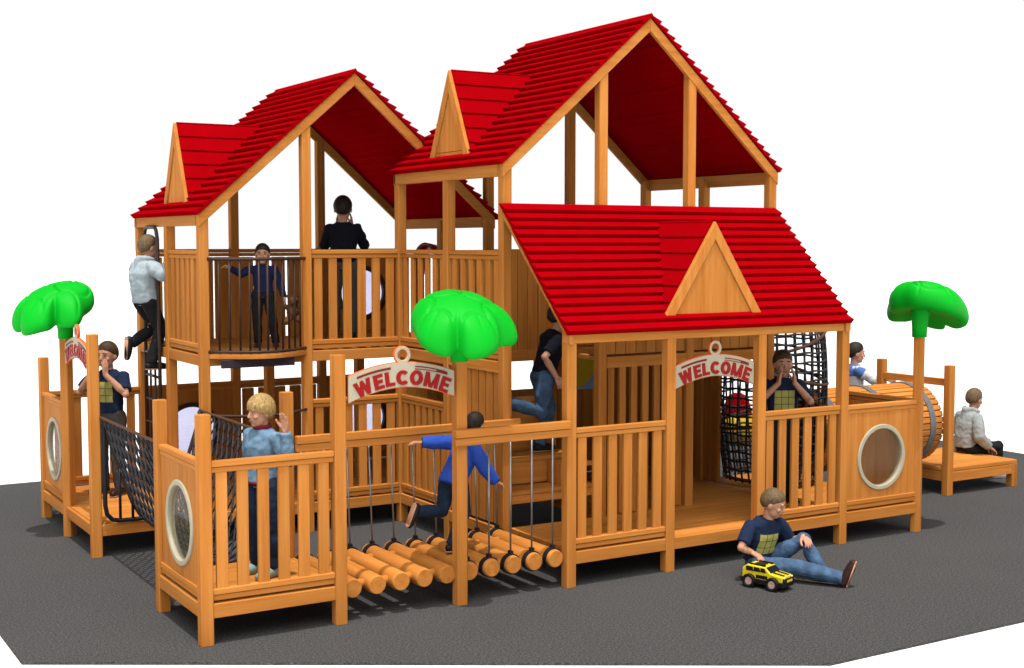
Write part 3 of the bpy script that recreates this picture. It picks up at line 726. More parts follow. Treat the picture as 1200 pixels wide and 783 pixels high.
def bake(mb, name, mat, parent, voxel=.006, smooth=4, disp=0.0, tex=None, off=(0, 0, 0), factor=.5):
    me = bpy.data.meshes.new(name); me.from_pydata([V(v) + V(off) for v in mb.v], [], mb.f)
    bm = bmesh.new(); bm.from_mesh(me); bmesh.ops.remove_doubles(bm, verts=bm.verts, dist=1e-6); bmesh.ops.recalc_face_normals(bm, faces=bm.faces); bm.to_mesh(me); bm.free()
    o = bpy.data.objects.new(name, me); COL.objects.link(o)
    r = o.modifiers.new('r', 'REMESH'); r.mode = 'VOXEL'; r.voxel_size = voxel
    if disp:
        s = o.modifiers.new('s0', 'SMOOTH'); s.iterations = 3
        d = o.modifiers.new('d', 'DISPLACE'); d.texture = tex or _cl; d.strength = disp; d.mid_level = .5; d.texture_coords = 'LOCAL'
    s = o.modifiers.new('s', 'SMOOTH'); s.iterations = smooth; s.factor = factor
    dg = bpy.context.evaluated_depsgraph_get(); dg.update()
    nm = bpy.data.meshes.new_from_object(o.evaluated_get(dg)); bpy.data.objects.remove(o); bpy.data.meshes.remove(me)
    nm.name = name; nm.materials.clear(); nm.materials.append(M[mat])
    nm.polygons.foreach_set('use_smooth', [True] * len(nm.polygons))
    return link(name, nm, parent)
def cap(mb, pts, rs, flat0=False, flat1=False):
    pts = [V(p) for p in pts]; mb.tube(pts, rs, 'skin', 14)
    for i, (p, r) in enumerate(zip(pts, rs)):
        if (i == 0 and flat0) or (i == len(pts) - 1 and flat1): continue
        mb.sphere(p, r * .995, 'skin', 14, 8)
def loft(mb, rings, side):
    """rings: (centre, half width, half depth); side: vector across the body"""
    n = 24; vs = []; C = [V(r[0]) for r in rings]
    for i, (c, hw, hd) in enumerate(rings):
        t = (C[min(i + 1, len(C) - 1)] - C[max(i - 1, 0)]).normalized(); x = (V(side) - t * V(side).dot(t)).normalized(); y = t.cross(x)
        for k in range(n):
            a = 2 * math.pi * k / n; ca, sa = math.cos(a), math.sin(a)
            e = lambda v: math.copysign(abs(v) ** .85, v)
            vs.append(V(c) + x * hw * e(ca) + y * hd * e(sa))
    fs = [list(range(n))[::-1], [(len(rings) - 1) * n + k for k in range(n)]]
    for i in range(len(rings) - 1):
        for k in range(n): fs.append((i * n + k, i * n + (k + 1) % n, (i + 1) * n + (k + 1) % n, (i + 1) * n + k))
    mb.add(vs, fs, 'skin', True)
def hand(mb, w, d, n, th, k, curl=25, spread=5):
    w, d, n = V(w), V(d).normalized(), V(n); n = (n - d * n.dot(d)).normalized(); t = d.cross(n)
    if t.dot(V(th)) < 0: t = -t
    kn = []
    for i in range(4):
        s = (1.5 - i) * .0165 * k; ln = (.066, .070, .067, .060)[i] * k
        q = w + d * ln + t * s - n * .002; kn.append(q)
        cap(mb, [w + t * s * .55 + d * .008 * k, q], [.0135 * k, .0115 * k])
    for i in range(4):
        fl = (.054, .060, .056, .044)[i] * k; p = kn[i]; an = R(curl) * .8; sp = R((1.5 - i) * spread); pts = [p]; rs = [.0088 * k, .0084 * k, .0078 * k, .0068 * k]
        for seg, fr in enumerate((.42, .32, .26)):
            dd = (d * math.cos(an) + n * math.sin(an)); dd = dd * math.cos(sp) + t * math.sin(sp); p = p + dd * fl * fr; pts.append(p); an += R(curl)
        cap(mb, pts, rs)
    p0 = w + d * .016 * k + t * .018 * k; p1 = p0 + (d * .62 + t * .62 + n * .35).normalized() * .034 * k; p2 = p1 + (d * .85 + t * .30 + n * .40).normalized() * .028 * k; p3 = p2 + (d * .95 + t * .05 + n * .4).normalized() * .020 * k
    cap(mb, [p0, p1, p2, p3], [.014 * k, .0115 * k, .0095 * k, .008 * k])
STAND = dict(pelvis=(0, 0, .69), waist=(0, .0, .79), chest=(0, -.005, .93), neck=(0, .005, 1.055), head=(0, -.015, 1.180), hrot=(0, 0, 0), side=(1, 0, 0), hside=(1, 0, 0),
             LS=(.138, .005, 1.005), RS=(-.138, .005, 1.005), LE=(.17, .03, .80), RE=(-.17, .03, .80), LW=(.175, -.04, .61), RW=(-.175, -.04, .61),
             Lh=((0, -.1, -1), (-1, 0, 0), (0, -1, 0)), Rh=((0, -.1, -1), (1, 0, 0), (0, -1, 0)), Lcurl=22, Rcurl=22,
             LH=(.075, 0, .66), RH=(-.075, 0, .66), LK=(.082, -.012, .37), RK=(-.082, -.012, .37), LA=(.085, .015, .075), RA=(-.085, .015, .075), Lt=(.12, -1, 0), Rt=(-.12, -1, 0), Lu=(0, 0, 1), Ru=(0, 0, 1))
def person(loc, rotz, h, label, pose, hair='hairbrown', top='navy', sleeve='short', hem=0.0, trousers='jeans', shoes='shoebrown', hood=False, printed=False, voxel=.006, long_hair=False, fringe=False, collar=None, cuff=None, head_k=1.0, hemcol=None, bulk=0.0, yoke=None, group=None):
    P = dict(STAND); P.update(pose); k = h / 1.30
    t = thing('person', loc, label, 'person', group, rotz)
    J = {a: V(P[a]) * k for a in ('pelvis', 'waist', 'chest', 'neck', 'head', 'LS', 'RS', 'LE', 'RE', 'LW', 'RW', 'LH', 'RH', 'LK', 'RK', 'LA', 'RA')}
    side, hside = V(P['side']), V(P['hside'])
    yaw, pit, rol = P['hrot']; HM = Euler((R(pit), R(rol), R(yaw)), 'XYZ').to_matrix()
    hk = k * head_k; hc = J['head']; hp = lambda x, y, z: hc + HM @ (V((x, y, z)) * hk)
    # body, one surface
    b = MB()
    b.sphere(hp(0, .008, .012), [.073 * hk, .088 * hk, .090 * hk], 'skin', 28, 18, HM); b.sphere(hp(0, -.022, -.050), [.054 * hk, .058 * hk, .062 * hk], 'skin', 24, 14, HM)
    b.sphere(hp(0, -.052, -.088), [.024 * hk, .022 * hk, .018 * hk], 'skin', 14, 8, HM)
    cap(b, [hp(0, -.076, .005), hp(0, -.092, -.028)], [.008 * hk, .0125 * hk]); b.sphere(hp(0, -.082, -.03), [.016 * hk, .012 * hk, .009 * hk], 'skin', 12, 8, HM)
    for s in (-1, 1):
        b.sphere(hp(s * .030, -.074, .022), [.022 * hk, .010 * hk, .007 * hk], 'skin', 12, 8, HM); b.sphere(hp(s * .036, -.056, -.028), [.022 * hk, .022 * hk, .02 * hk], 'skin', 12, 8, HM)
        b.sphere(hp(s * .074, .010, -.012), [.009 * hk, .019 * hk, .028 * hk], 'skin', 12, 8, HM)
    b.sphere(hp(0, -.076, -.058), [.020 * hk, .010 * hk, .010 * hk], 'skin', 12, 8, HM)
    cap(b, [J['neck'] - V((0, 0, .03)) * k, hp(0, .012, -.07)], [.045 * k, .040 * k])
    loft(b, [(J['pelvis'] - (J['waist'] - J['pelvis']) * .5, .09 * k, .07 * k), (J['pelvis'], .105 * k, .075 * k), (J['waist'], .092 * k, .066 * k), (J['chest'], .112 * k, .074 * k), ((J['LS'] + J['RS']) / 2, .120 * k, .058 * k), (J['neck'], .045 * k, .04 * k)], side)
    for s in 'LR':
        S_, E_, W_ = J[s + 'S'], J[s + 'E'], J[s + 'W']
        cap(b, [S_, S_.lerp(E_, .5), E_, E_.lerp(W_, .3), W_], [.041 * k, .036 * k, .030 * k, .031 * k, .021 * k])
        d, n, th = P[s + 'h']; hand(b, W_, d, n, th, k, P[s + 'curl'])
        H_, K_, A_ = J[s + 'H'], J[s + 'K'], J[s + 'A']
        cap(b, [H_, H_.lerp(K_, .5), K_, K_.lerp(A_, .3), A_], [.068 * k, .060 * k, .046 * k, .047 * k, .030 * k])
        tv = V(P[s + 't']).normalized(); cap(b, [A_, A_ + tv * .05 * k - V(P[s + 'u']) * .03 * k, A_ + tv * .12 * k - V(P[s + 'u']) * .042 * k], [.03 * k, .027 * k, .02 * k])
    body = bake(b, 'body', 'skin', t, voxel * .8, 3)
    # face details
    for s in (-1, 1):
        e = MB(); e.sphere(hp(s * .029, -.0725, .002), [.0105 * hk, .0065 * hk, .0050 * hk], 'eyewhite', 14, 8, HM); eo = e.build('eye', t)
        e = MB(); e.sphere(hp(s * .029, -.0775, .002), [.0058 * hk, .0030 * hk, .0050 * hk], 'iris', 12, 8, HM); e.build('iris', eo)
        e = MB(); e.tube([hp(s * .016, -.0855, .021), hp(s * .030, -.0855, .026), hp(s * .046, -.077, .021)], [.003 * hk, .0038 * hk, .0025 * hk], hair, 8); e.build('eyebrow', t)
    e = MB(); e.tube([hp(-.022, -.079, -.056), hp(-.01, -.0865, -.057), hp(0, -.088, -.0575), hp(.01, -.0865, -.057), hp(.022, -.079, -.056)], [.002 * hk, .0045 * hk, .0042 * hk, .0045 * hk, .002 * hk], 'lip', 10); e.build('mouth', t)
    # hair: a cap that dives under the skin below the hair line
    hb = MB(); vs = []; sg, rg = 110, 46; rnd = random.Random(hash(label) % 9999 if False else len(label) * 7 + int(h * 100)); ph = [rnd.uniform(0, 6.28) for _ in range(6)]
    for i in range(rg + 1):
        th = math.pi * i / rg
        for q in range(sg):
            a = 2 * math.pi * q / sg; dx, dy, dz = math.sin(th) * math.sin(a), -math.sin(th) * math.cos(a), math.cos(th)
            front = max(0, -dy); back = max(0, dy)
            fr, bk, sd = front ** .8, back ** .7, max(0, 1 - front - back)
            line = (.40 if not fringe else .02) * fr - (.26 if not fringe else .5) * sd - (.88 if not long_hair else .95) * bk
            strand = math.sin(a * 19 + 3 * math.sin(th * 2.2 + ph[0]) + ph[1]) * .5 + math.sin(a * 37 + ph[2] + 2 * th) * .4 + math.sin(a * 9 + th * 5 + ph[3]) * .4
            line += .045 * strand
            g = dz - line; w = max(0, min(1, g / .55)); u0 = max(0, min(1, g / .06))
            thick = (.15 if not fringe else .20) * w ** .7 + (.05 if fringe else .02)
            r = .90 + .09 * u0 + (thick + .016 * strand * math.sin(th)) * u0 + .03 * w * max(0, dz)
            vs.append(hp(dx * .074 * r, .010 + dy * .088 * r, .012 + dz * .092 * r))
    fs = [(i * sg + q, (i + 1) * sg + q, (i + 1) * sg + (q + 1) % sg, i * sg + (q + 1) % sg) for i in range(rg) for q in range(sg)]
    hb.add(vs, fs, hair, True)
    if long_hair: hb.tube([hp(0, .075, .03), hp(0, .105, .02), hp(0, .125, -.02), hp(0, .122, -.08), hp(0, .10, -.14)], [.012 * hk, .026 * hk, .030 * hk, .026 * hk, .006 * hk], hair, 16)
    hb.build('hair', t)
    # top
    u = .013 * k + bulk
    tp = MB(); low = J['pelvis'] + (J['waist'] - J['pelvis']) * (.10 - hem)
    loft(tp, [(low, .110 * k + u, .080 * k + u), (J['pelvis'].lerp(J['waist'], .5), .106 * k + u, .078 * k + u), (J['waist'], .104 * k + u, .076 * k + u), (J['chest'], .118 * k + u, .080 * k + u), ((J['LS'] + J['RS']) / 2 + (J['neck'] - J['chest']).normalized() * .004 * k, .132 * k + u * .6, .064 * k + u * .7), (((J['LS'] + J['RS']) / 2).lerp(J['neck'], .62), .092 * k + u * .5, .060 * k + u * .5), (J['neck'] + (J['neck'] - J['chest']).normalized() * .006 * k, .052 * k + u * .3, .050 * k + u * .3)], side)
    for s in 'LR':
        S_, E_, W_ = J[s + 'S'], J[s + 'E'], J[s + 'W']
        if sleeve == 'short': cap(tp, [S_.lerp(E_, .04), S_.lerp(E_, .45), S_.lerp(E_, .80)], [.047 * k + u * .5, .047 * k + u * .6, .046 * k + u * .6], flat1=True)
        else: cap(tp, [S_.lerp(E_, .04), S_.lerp(E_, .5), E_, E_.lerp(W_, .45), E_.lerp(W_, .95)], [.046 * k + u * .5, .041 * k + u, .036 * k + u, .033 * k + u * .9, .028 * k + u * .7], flat1=True)
    if hood:
        up = (J['neck'] - J['chest']).normalized(); bk = up.cross(side).normalized()
        if bk.dot(V((0, 1, 0))) < 0: bk = -bk
        nb = J['neck'] + up * .02 * k
        cap(tp, [nb + side * .07 * k - bk * .03 * k, nb + side * .055 * k + bk * .045 * k - up * .005 * k, nb + bk * .075 * k - up * .03 * k, nb - side * .055 * k + bk * .045 * k - up * .005 * k, nb - side * .07 * k - bk * .03 * k], [.022 * k, .03 * k, .042 * k, .03 * k, .022 * k])
        cap(tp, [nb + bk * .07 * k - up * .03 * k, nb + bk * .075 * k - up * .10 * k], [.045 * k, .03 * k])
    top_o = bake(tp, {'short': 't_shirt'}.get(sleeve, 'jacket'), top, t, voxel, 4, .020 * k if sleeve != 'short' else .016 * k)
    if collar:
        c = MB(); up = (hp(0, .01, -.07) - J['neck']).normalized(); n_ = 20; x = side.normalized(); y = up.cross(x)
        c.tube([J['neck'] + up * .016 * k + (x * math.cos(2 * math.pi * i / n_) * .053 + y * math.sin(2 * math.pi * i / n_) * .053) * k for i in range(n_)], .016 * k, collar, 10, closed=True); c.build('collar', top_o)
    if hemcol:
        c = MB(); n_ = 28; x = side.normalized()
        c.tube([low + V((0, 0, -.004)) + (x * math.cos(2 * math.pi * i / n_) * (.108 * k + u) + V((0, 1, 0)) * math.sin(2 * math.pi * i / n_) * (.078 * k + u)) for i in range(n_)], .010 * k, hemcol, 8, closed=True); c.build('shirt_hem', top_o)
    if cuff:
        for s in 'LR':
            c = MB(); E_, W_ = J[s + 'E'], J[s + 'W']; c.tube([E_.lerp(W_, .86), E_.lerp(W_, .97)], .036 * k + bulk * .6, cuff, 14); c.build('cuff', top_o)
    if yoke:
        yk = MB(); sh_ = (J['LS'] + J['RS']) / 2; u2 = u + .006
        loft(yk, [(J['chest'].lerp(sh_, .25), .122 * k + u2, .080 * k + u2), (sh_, .134 * k + u2 * .6, .066 * k + u2 * .7), (sh_.lerp(J['neck'], .62), .094 * k + u2 * .5, .062 * k + u2 * .5), (J['neck'] + (J['neck'] - J['chest']).normalized() * .004 * k, .054 * k + u2 * .3, .052 * k + u2 * .3)], side)
        for s in 'LR': cap(yk, [J[s + 'S'].lerp(J[s + 'E'], .04), J[s + 'S'].lerp(J[s + 'E'], .35)], [.043 * k + u2 * .6, .043 * k + u2], flat1=True)
        bake(yk, 'yoke', yoke, top_o, voxel, 4)
    if printed:
        me = top_o.data; bv = BVHTree.FromPolygons([v.co for v in me.vertices], [tuple(p.vertices) for p in me.polygons])
        up = (J['neck'] - J['waist']).normalized(); fw = side.cross(up).normalized()
        if fw.dot(V((0, -1, 0))) < 0: fw = -fw
        ce = J['chest'] - up * .055 * k; pr = MB()
        for cx in range(3):
            for cz in range(3):
                G_ = 4; w0 = .058 * k; x0 = (cx - 1.5) * w0 + .003; z0 = (cz - 1.5) * w0 + .003; w = w0 - .005; grid = []
                for a in range(G_ + 1):
                    for c2 in range(G_ + 1):
                        o_ = ce + side * (x0 + w * a / G_) + up * (z0 + w * c2 / G_) + fw * .4; hit = bv.ray_cast(o_, -fw)
                        grid.append((hit[0] if hit[0] else o_ - fw * .3) + fw * .0022)
                pr.add(grid, [(a * (G_ + 1) + c2, (a + 1) * (G_ + 1) + c2, (a + 1) * (G_ + 1) + c2 + 1, a * (G_ + 1) + c2 + 1) for a in range(G_) for c2 in range(G_)], 'print', True)
        if printed: pr.build('shirt_print', top_o)
    # trousers
    tr = MB(); w = J['pelvis'].lerp(J['waist'], .75)
    loft(tr, [(J['pelvis'] - (J['waist'] - J['pelvis']) * .45, .098 * k, .080 * k), (J['pelvis'], .114 * k, .084 * k), (w, .104 * k, .078 * k)], hside)
    for s in 'LR':
        H_, K_, A_ = J[s + 'H'], J[s + 'K'], J[s + 'A']
        cap(tr, [H_, H_.lerp(K_, .5), K_, K_.lerp(A_, .5), K_.lerp(A_, 1.04)], [.080 * k, .073 * k, .063 * k, .058 * k, .053 * k], flat1=True)
    bake(tr, 'trousers', trousers, t, voxel, 4, .018 * k)
    for s in 'LR':
        A_ = J[s + 'A']; tv = V(P[s + 't']).normalized(); uv = V(P[s + 'u']).normalized(); sh = MB()
        cap(sh, [A_ - tv * .030 * k - uv * .034 * k, A_ + tv * .03 * k - uv * .034 * k, A_ + tv * .105 * k - uv * .042 * k, A_ + tv * .140 * k - uv * .046 * k], [.038 * k, .040 * k, .036 * k, .029 * k]); cap(sh, [A_ - uv * .03 * k, A_ + uv * .004 * k], [.038 * k, .037 * k])
        so = bake(sh, 'shoe', shoes, t, .005, 4)
        sl = MB(); cap(sl, [A_ - tv * .032 * k - uv * .062 * k, A_ + tv * .135 * k - uv * .066 * k], [.033 * k, .031 * k])
        # flatten the sole along the foot's up axis
        base = A_ - uv * .066 * k
        sl.v = [tuple(V(v) - uv * ((V(v) - base).dot(uv)) * .72) for v in sl.v]
        sl.build('shoe_sole', so)
    return t
MOUTH = dict(LE=(.220, -.09, .865), RE=(-.220, -.09, .865), LW=(.068, -.145, 1.030), RW=(-.068, -.145, 1.030), Lh=((-.12, .12, 1), (-1, .1, 0), (0, 1, .2)), Rh=((.12, .12, 1), (1, .1, 0), (0, 1, .2)), Lcurl=8, Rcurl=8)
ht = math.pi / 180
GB = 'boys in navy t-shirts calling with both hands at the mouth'
person((5.84, .62, DZ), R(-28), 1.47, 'boy in navy t-shirt with hands at his mouth inside the porch right of the doorway', MOUTH, 'hairbrown', 'navy', printed=True, trousers='blackcloth', shoes='shoeblack')
person((.48, 4.36, DZ), R(-48), 1.52, 'boy in navy t-shirt with hands at his mouth on the far left platform', MOUTH, 'hairbrown', 'navy', printed=True, trousers='greytrouser', shoes='shoebrown')
person((2.884, 4.12, UZ), R(150), 1.52, 'boy in dark top seen from behind on the upper floor of the left playhouse', dict(MOUTH, LE=(.175, -.10, .85), RE=(-.18, -.10, .85), LS=(.118, 0, 1.0), RS=(-.118, 0, 1.0)), 'hairdark', 'navydark', sleeve='long', trousers='greytrouser', shoes='shoeblack')
person((1.73, 3.42, UZ + .005), R(-25), 1.0, 'small boy in navy sweater on the curved balcony holding a teddy bear', dict(
    RE=(-.27, -.05, .93), RW=(-.40, -.16, 1.02), Rh=((-.6, -.5, .1), (0, -.5, -1), (0, -1, .2)), RS=(-.145, 0, 1.0), LE=(.215, .0, .80), LW=(.27, -.10, .63), Lh=((.15, -.4, -1), (-1, 0, 0), (0, -1, 0)), Lcurl=38,
    LK=(.11, -.03, .37), LA=(.15, .0, .075), RA=(-.07, .0, .075), RK=(-.075, -.02, .37)), 'hairdark', 'navysweat', sleeve='long', trousers='blackcloth', shoes='shoeblack', head_k=1.15)
person((.625, .54, DZ), R(-72), 1.36, 'fair haired boy in pale denim jacket waving on the front corner platform', dict(
    hrot=(-8, 4, 0), LE=(.225, .05, .85), LW=(.245, .01, 1.06), Lh=((.0, -.1, 1), (0, -1, .1), (-1, 0, 0)), Lcurl=8, LS=(.142, .01, 1.0)), 'hairblond', 'denimjacket', sleeve='long', trousers='darkjeans', shoes='shoeaqua', fringe=True, collar='maroon', hemcol='maroon', bulk=.006, hem=.2)
person((2.12, .38, .315), R(102), 1.15, 'boy in bright blue jacket running across the log bridge', dict(
    pelvis=(0, -.05, .665), waist=(0, -.11, .76), chest=(0, -.18, .885), neck=(0, -.24, 1.005), head=(0, -.31, 1.125), hrot=(14, 6, 0), RS=(-.135, -.17, .955), LS=(.135, -.23, .955), side=(1, -.2, 0),
    LE=(.235, -.06, .965), LW=(.325, .06, .96), Lh=((.5, .8, .05), (0, 0, -1), (1, -.3, 0)), RE=(-.21, -.22, .77), RW=(-.215, -.36, .625), Rh=((-.05, -.8, -.5), (0, .4, -1), (1, -.3, 0)),
    RH=(-.075, -.05, .645), RK=(-.07, -.11, .37), RA=(-.06, .03, .09), LH=(.075, -.04, .645), LK=(.085, .02, .365), LA=(.08, .30, .40), Lt=(.1, .35, -1), Lu=(0, -1, -.4)), 'hairdark', 'bluejacket', sleeve='long', trousers='darkjeans', shoes='shoeblack', cuff='navydark', bulk=.016, hem=.75)
person((3.66, 1.42, .84), R(88), 1.40, 'boy in dark top and jeans running up the stairs inside the tall playhouse', dict(
    pelvis=(0, 0, .67), waist=(0, -.03, .77), chest=(0, -.08, .905), neck=(0, -.12, 1.03), head=(0, -.16, 1.165), RS=(-.14, -.06, .975), LS=(.14, -.10, .975),
    RE=(-.19, .10, .84), RW=(-.19, -.02, .66), Rh=((0, -.5, -.8), (1, 0, 0), (0, -1, 0)), LE=(.2, -.2, .82), LW=(.16, -.34, .92), Lh=((0, -.5, .6), (-1, 0, 0), (0, 0, 1)),
    LH=(.075, 0, .65), LK=(.07, -.10, .36), LA=(.06, .0, .075), RH=(-.075, .02, .65), RK=(-.085, .08, .37), RA=(-.08, .37, .46), Rt=(-.1, .35, -1), Ru=(0, -1, -.4)), 'hairdark', 'navydark', trousers='jeans', shoes='shoeblack')
person((.84, 4.30, 1.50), R(104), 1.34, 'boy in pale grey hoodie climbing the steel ladder to the left playhouse', dict(
    pelvis=(0, 0, .69), waist=(0, .02, .79), chest=(0, .02, .93), neck=(0, -.01, 1.055), head=(0, -.045, 1.19), RE=(-.24, -.04, .93), RW=(-.18, -.17, 1.04), Rh=((.1, -.4, .9), (.3, -1, 0), (1, 0, 0)), LE=(.24, -.04, .93), LW=(.17, -.17, 1.04), Lh=((-.1, -.4, .9), (-.3, -1, 0), (-1, 0, 0)), Lcurl=50, Rcurl=50,
    RK=(-.10, -.10, .40), RA=(-.085, .0, .09), LK=(.11, -.17, .42), LA=(.12, .08, .27), Lt=(.05, .05, -1), Lu=(0, -1, 0)), 'hairsand', 'greyblue', sleeve='long', trousers='blackcloth', shoes='shoeblack', hood=True, bulk=.022, hem=.25)
person((9.50, 3.27, 0), R(60), 1.52, 'girl with tied hair in white and blue top walking behind the barrel tunnel', dict(
    hrot=(0, 4, 0), RE=(-.19, -.15, .90), RW=(-.17, -.30, .92), Rh=((0, -1, -.25), (1, 0, 0), (0, -.3, 1)), LE=(.18, .10, .81), LW=(.18, .14, .62), LK=(.08, -.12, .38), LA=(.08, -.16, .09), RK=(-.08, .06, .36), RA=(-.08, .22, .12), Rt=(0, -1, -.5)), 'hairdark', 'whiteblue', sleeve='long', trousers='blueyoke', shoes='shoewhite', long_hair=True, yoke='blueyoke')
person((9.73, 1.70, .305 - .075), R(80), 1.42, 'boy in grey hoodie sitting on the edge of the exit platform', dict(
    pelvis=(0, 0, .135), waist=(0, .01, .235), chest=(0, -.02, .385), neck=(0, -.06, .51), head=(0, -.10, .645), hrot=(10, 8, 0), LS=(.135, -.03, .46), RS=(-.135, -.03, .46),
    RE=(-.20, .0, .27), RW=(-.21, -.13, .15), Rh=((0, -.8, -.6), (0, .4, -1), (1, 0, 0)), LE=(.20, -.06, .28), LW=(.16, -.20, .22), Lh=((-.2, -1, -.1), (0, 0, -1), (-1, 0, 0)), Rcurl=10,
    LH=(.075, -.02, .12), RH=(-.075, -.02, .12), LK=(.09, -.34, .135), RK=(-.10, -.34, .135), LA=(.09, -.37, -.135), RA=(-.11, -.33, -.135)), 'hairsand', 'grey', sleeve='long', trousers='blackcloth', shoes='shoewhite', hood=True, bulk=.014)
# seated boy on the paving with a toy car
person((4.56, -.50, 0), R(14), 1.36, 'boy in navy t-shirt and jeans sitting on the paving playing with a toy car', dict(
    pelvis=(0, 0, .115), waist=(0, -.015, .215), chest=(-.01, -.06, .35), neck=(-.01, -.095, .475), head=(-.005, -.145, .600), hrot=(24, 20, 0), LS=(.110, -.125, .425), RS=(-.140, -.025, .425), side=(.93, -.36, 0),
    RE=(-.275, -.03, .270), RW=(-.190, -.075, .228), Rh=((.05, -.8, -.32), (0, -.3, -1), (1, .1, 0)), Rcurl=22, LE=(.215, -.17, .265), LW=(.165, -.31, .335), Lh=((-.35, -.75, -.30), (.1, .3, -1), (-1, 0, .2)), Lcurl=24,
    RH=(-.075, -.03, .095), RK=(.03, -.37, .115), RA=(.145, -.665, .07), Rt=(.25, -.25, 1), Ru=(-.35, .94, .3), LH=(.075, -.02, .10), LK=(.185, -.30, .300), LA=(.20, -.46, .075), Lt=(.35, -1, 0)), 'hairsand', 'navy', printed=True, trousers='jeans', shoes='shoebrown', voxel=.0048)

# ------------------------------------------------------------------ teddy bear
def teddy(loc, rz):
    t = thing('teddy_bear', loc, 'brown plush teddy bear hanging from the small boy’s hand on the balcony', 'teddy bear', None, rz)
    b = MB(); b.sphere((0, 0, .10), [.062, .052, .075], 'teddy', 18, 12); b.sphere((0, -.01, .21), [.055, .050, .050], 'teddy', 18, 12); b.sphere((0, -.058, .198), [.024, .022, .019], 'teddy', 12, 8)
    for s in (-1, 1):
        b.sphere((s * .043, 0, .255), [.021, .012, .021], 'teddy', 12, 8); cap(b, [(s * .045, 0, .145), (s * .105, -.01, .165)], [.026, .024]); cap(b, [(s * .035, -.01, .05), (s * .075, -.05, .01)], [.032, .030])
    bake(b, 'plush_body', 'teddy', t, .005, 2, .006, _hr)
    for s in (-1, 1):
        e = MB(); e.sphere((s * .020, -.056, .222), .006, 'iris', 10, 6); e.build('eye', t)
    e = MB(); e.sphere((0, -.080, .205), [.008, .005, .006], 'iris', 10, 6); e.build('nose', t)
    return t
teddy((1.955, 3.225, 2.00), R(-10))
# ------------------------------------------------------------------ toy car
simple('toyyellow', 'yellow_toy_paint', (.70, .55, .015), .35, var=.04); simple('toyblack', 'black_toy_plastic', (.010, .010, .011), .4, var=.1); simple('toywheel', 'pale_pink_toy_wheel', (.50, .33, .27), .5, var=.06)
def toy_car(loc, rz):
    t = thing('toy_car', loc, 'yellow and black toy off-road car under the seated boy’s hand', 'toy car', None, rz)
    L, W = .185, .082                                     # half length (along x), half width; front at +x
    b = MB(); b.prism([(-L, .070), (L * .98, .070), (L, .085), (L * .98, .122), (L * .42, .134), (L * .16, .178), (-L * .72, .184), (-L * .98, .150)], 'y', -W, W, 'toyyellow'); b.build('car_body', t, .008)
    b = MB(); b.box(-L - .008, L + .012, -W - .005, W + .005, .036, .078, 'toyblack'); b.box(L - .004, L + .018, -W * .95, W * .95, .066, .104, 'toyblack'); b.build('bumper', t, .005)
    g = MB(); g.box(L + .0185, L + .022, -W * .5, W * .5, .078, .096, 'toyyellow'); g.build('grille', t, .001)
    for s in (-1, 1):
        for x in (-.58, .56):
            wv = MB(); wv.ring((L * x, s * (W + .010), .056), 'y', .056, .034, -.024, .024, 'toyblack', 28); w_ = wv.build('wheel', t, .004)
            r = MB(); r.tube([(L * x, s * (W - .012), .056), (L * x, s * (W + .030), .056)], [.037, .030], 'toywheel', 20); r.build('rim', w_)
        for x0, x1 in ((-.78, -.46), (-.40, -.12), (-.06, .14)):
            g = MB(); g.prism([(L * x0, .134), (L * x1 + .012, .134), (L * x1, .168), (L * x0, .170)], 'y', s * W - .0015, s * W + .0035, 'toyblack'); g.build('side_window', t)
        g = MB(); g.box(-L * .30, L * .28, s * W - .001, s * W + .004, .080, .112, 'toyblack'); g.build('side_panel', t, .002)
        g = MB(); g.box(-L * .70, L * .12, s * W * .74 - .007, s * W * .74 + .007, .182, .194, 'toyblack'); g.build('roof_rail', t, .002)
        g = MB(); g.prism([(L * .44, .1355), (L * .95, .1245), (L * .95, .127), (L * .44, .138)], 'y', s * W * .42 - .014, s * W * .42 + .014, 'toyblack'); g.build('bonnet_stripe', t)
        g = MB(); g.sphere((L + .006, s * W * .74, .112), [.006, .013, .010], 'shoewhite', 12, 8); g.build('headlight', t)
    g = MB(); g.prism([(L * .415, .1375), (L * .175, .1765), (L * .16, .173), (L * .40, .134)], 'y', -W * .88, W * .88, 'toyblack'); g.build('windscreen', t)
    g = MB(); g.box(-L * .50, L * -.06, -W * .46, W * .46, .181, .190, 'toyblack'); g.build('roof_hatch', t, .002)
    return t
toy_car((4.36, -.835, 0), R(-72))
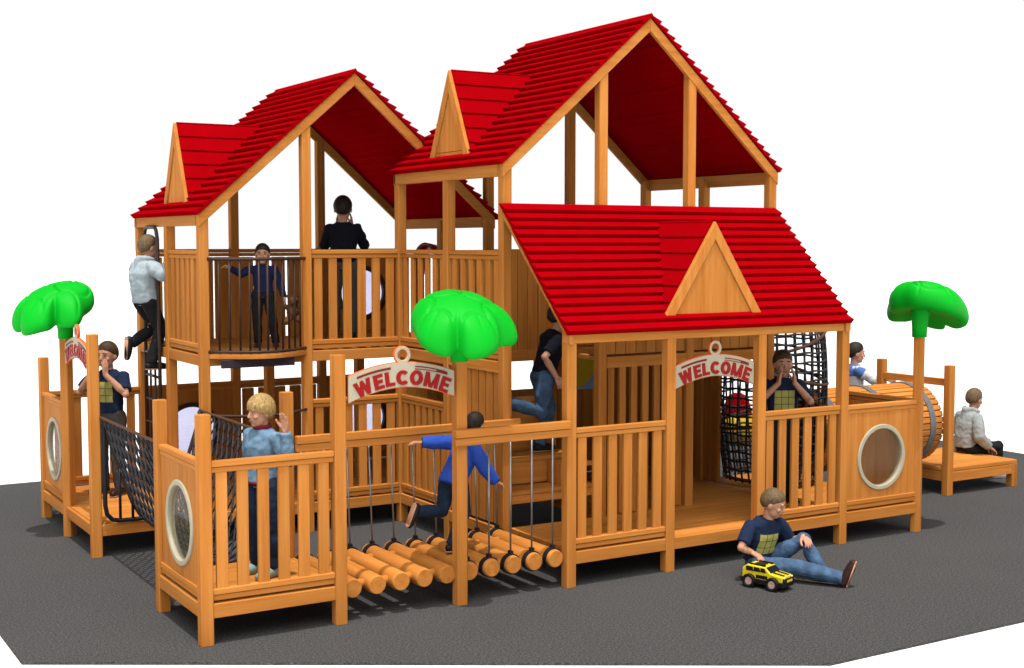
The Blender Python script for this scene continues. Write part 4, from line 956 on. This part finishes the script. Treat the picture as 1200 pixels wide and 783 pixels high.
# ------------------------------------------------------------------ camera, light, world
cam = bpy.data.cameras.new('camera'); co = bpy.data.objects.new('camera', cam); COL.objects.link(co)
CX, CY, CZ, YAW, PITCH, F = CAMP
f = Vector((math.sin(YAW) * math.cos(PITCH), math.cos(YAW) * math.cos(PITCH), math.sin(PITCH)))
co.location = (CX, CY, CZ); co.rotation_euler = f.to_track_quat('-Z', 'Y').to_euler()
cam.sensor_width = 36; cam.lens = 36 * F / 1200; cam.clip_end = 2000; cam.clip_start = .05
scene.camera = co
ld = bpy.data.lights.new('sun', 'SUN'); ld.energy = 3.1; ld.angle = R(.6); ld.color = (1, .965, .92)
lo = bpy.data.objects.new('sun', ld); COL.objects.link(lo)
SUN = Vector((-.07, -.17, 1.0)).normalized()          # towards the sun
lo.rotation_euler = (-SUN).to_track_quat('-Z', 'Y').to_euler(); lo.location = (0, 0, 20)
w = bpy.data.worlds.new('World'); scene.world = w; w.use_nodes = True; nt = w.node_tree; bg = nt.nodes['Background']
tc = N(nt, 'ShaderNodeTexCoord'); sp = N(nt, 'ShaderNodeSeparateXYZ'); nt.links.new(tc.outputs['Generated'], sp.inputs[0])
# plain white sky low down, added bright fill high behind the camera, dimmer overhead
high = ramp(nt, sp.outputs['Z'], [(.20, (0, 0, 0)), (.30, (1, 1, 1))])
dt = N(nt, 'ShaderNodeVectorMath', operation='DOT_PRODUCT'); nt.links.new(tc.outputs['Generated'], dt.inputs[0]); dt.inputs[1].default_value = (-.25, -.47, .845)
front_fill = ramp(nt, dt.outputs['Value'], [(.78, (.12, .12, .13)), (.93, (4.0, 3.92, 3.84))])
nt.links.new(mixcol(nt, high, (1.02, 1.02, 1.02, 1), front_fill), bg.inputs[0]); bg.inputs[1].default_value = 1.0
scene.view_settings.view_transform = 'Standard'; scene.view_settings.look = 'None'; scene.view_settings.exposure = 0; scene.view_settings.gamma = 1
scene.cycles.use_denoising = True
scene.cycles.diffuse_bounces = 1; scene.cycles.max_bounces = 8; scene.cycles.transparent_max_bounces = 16
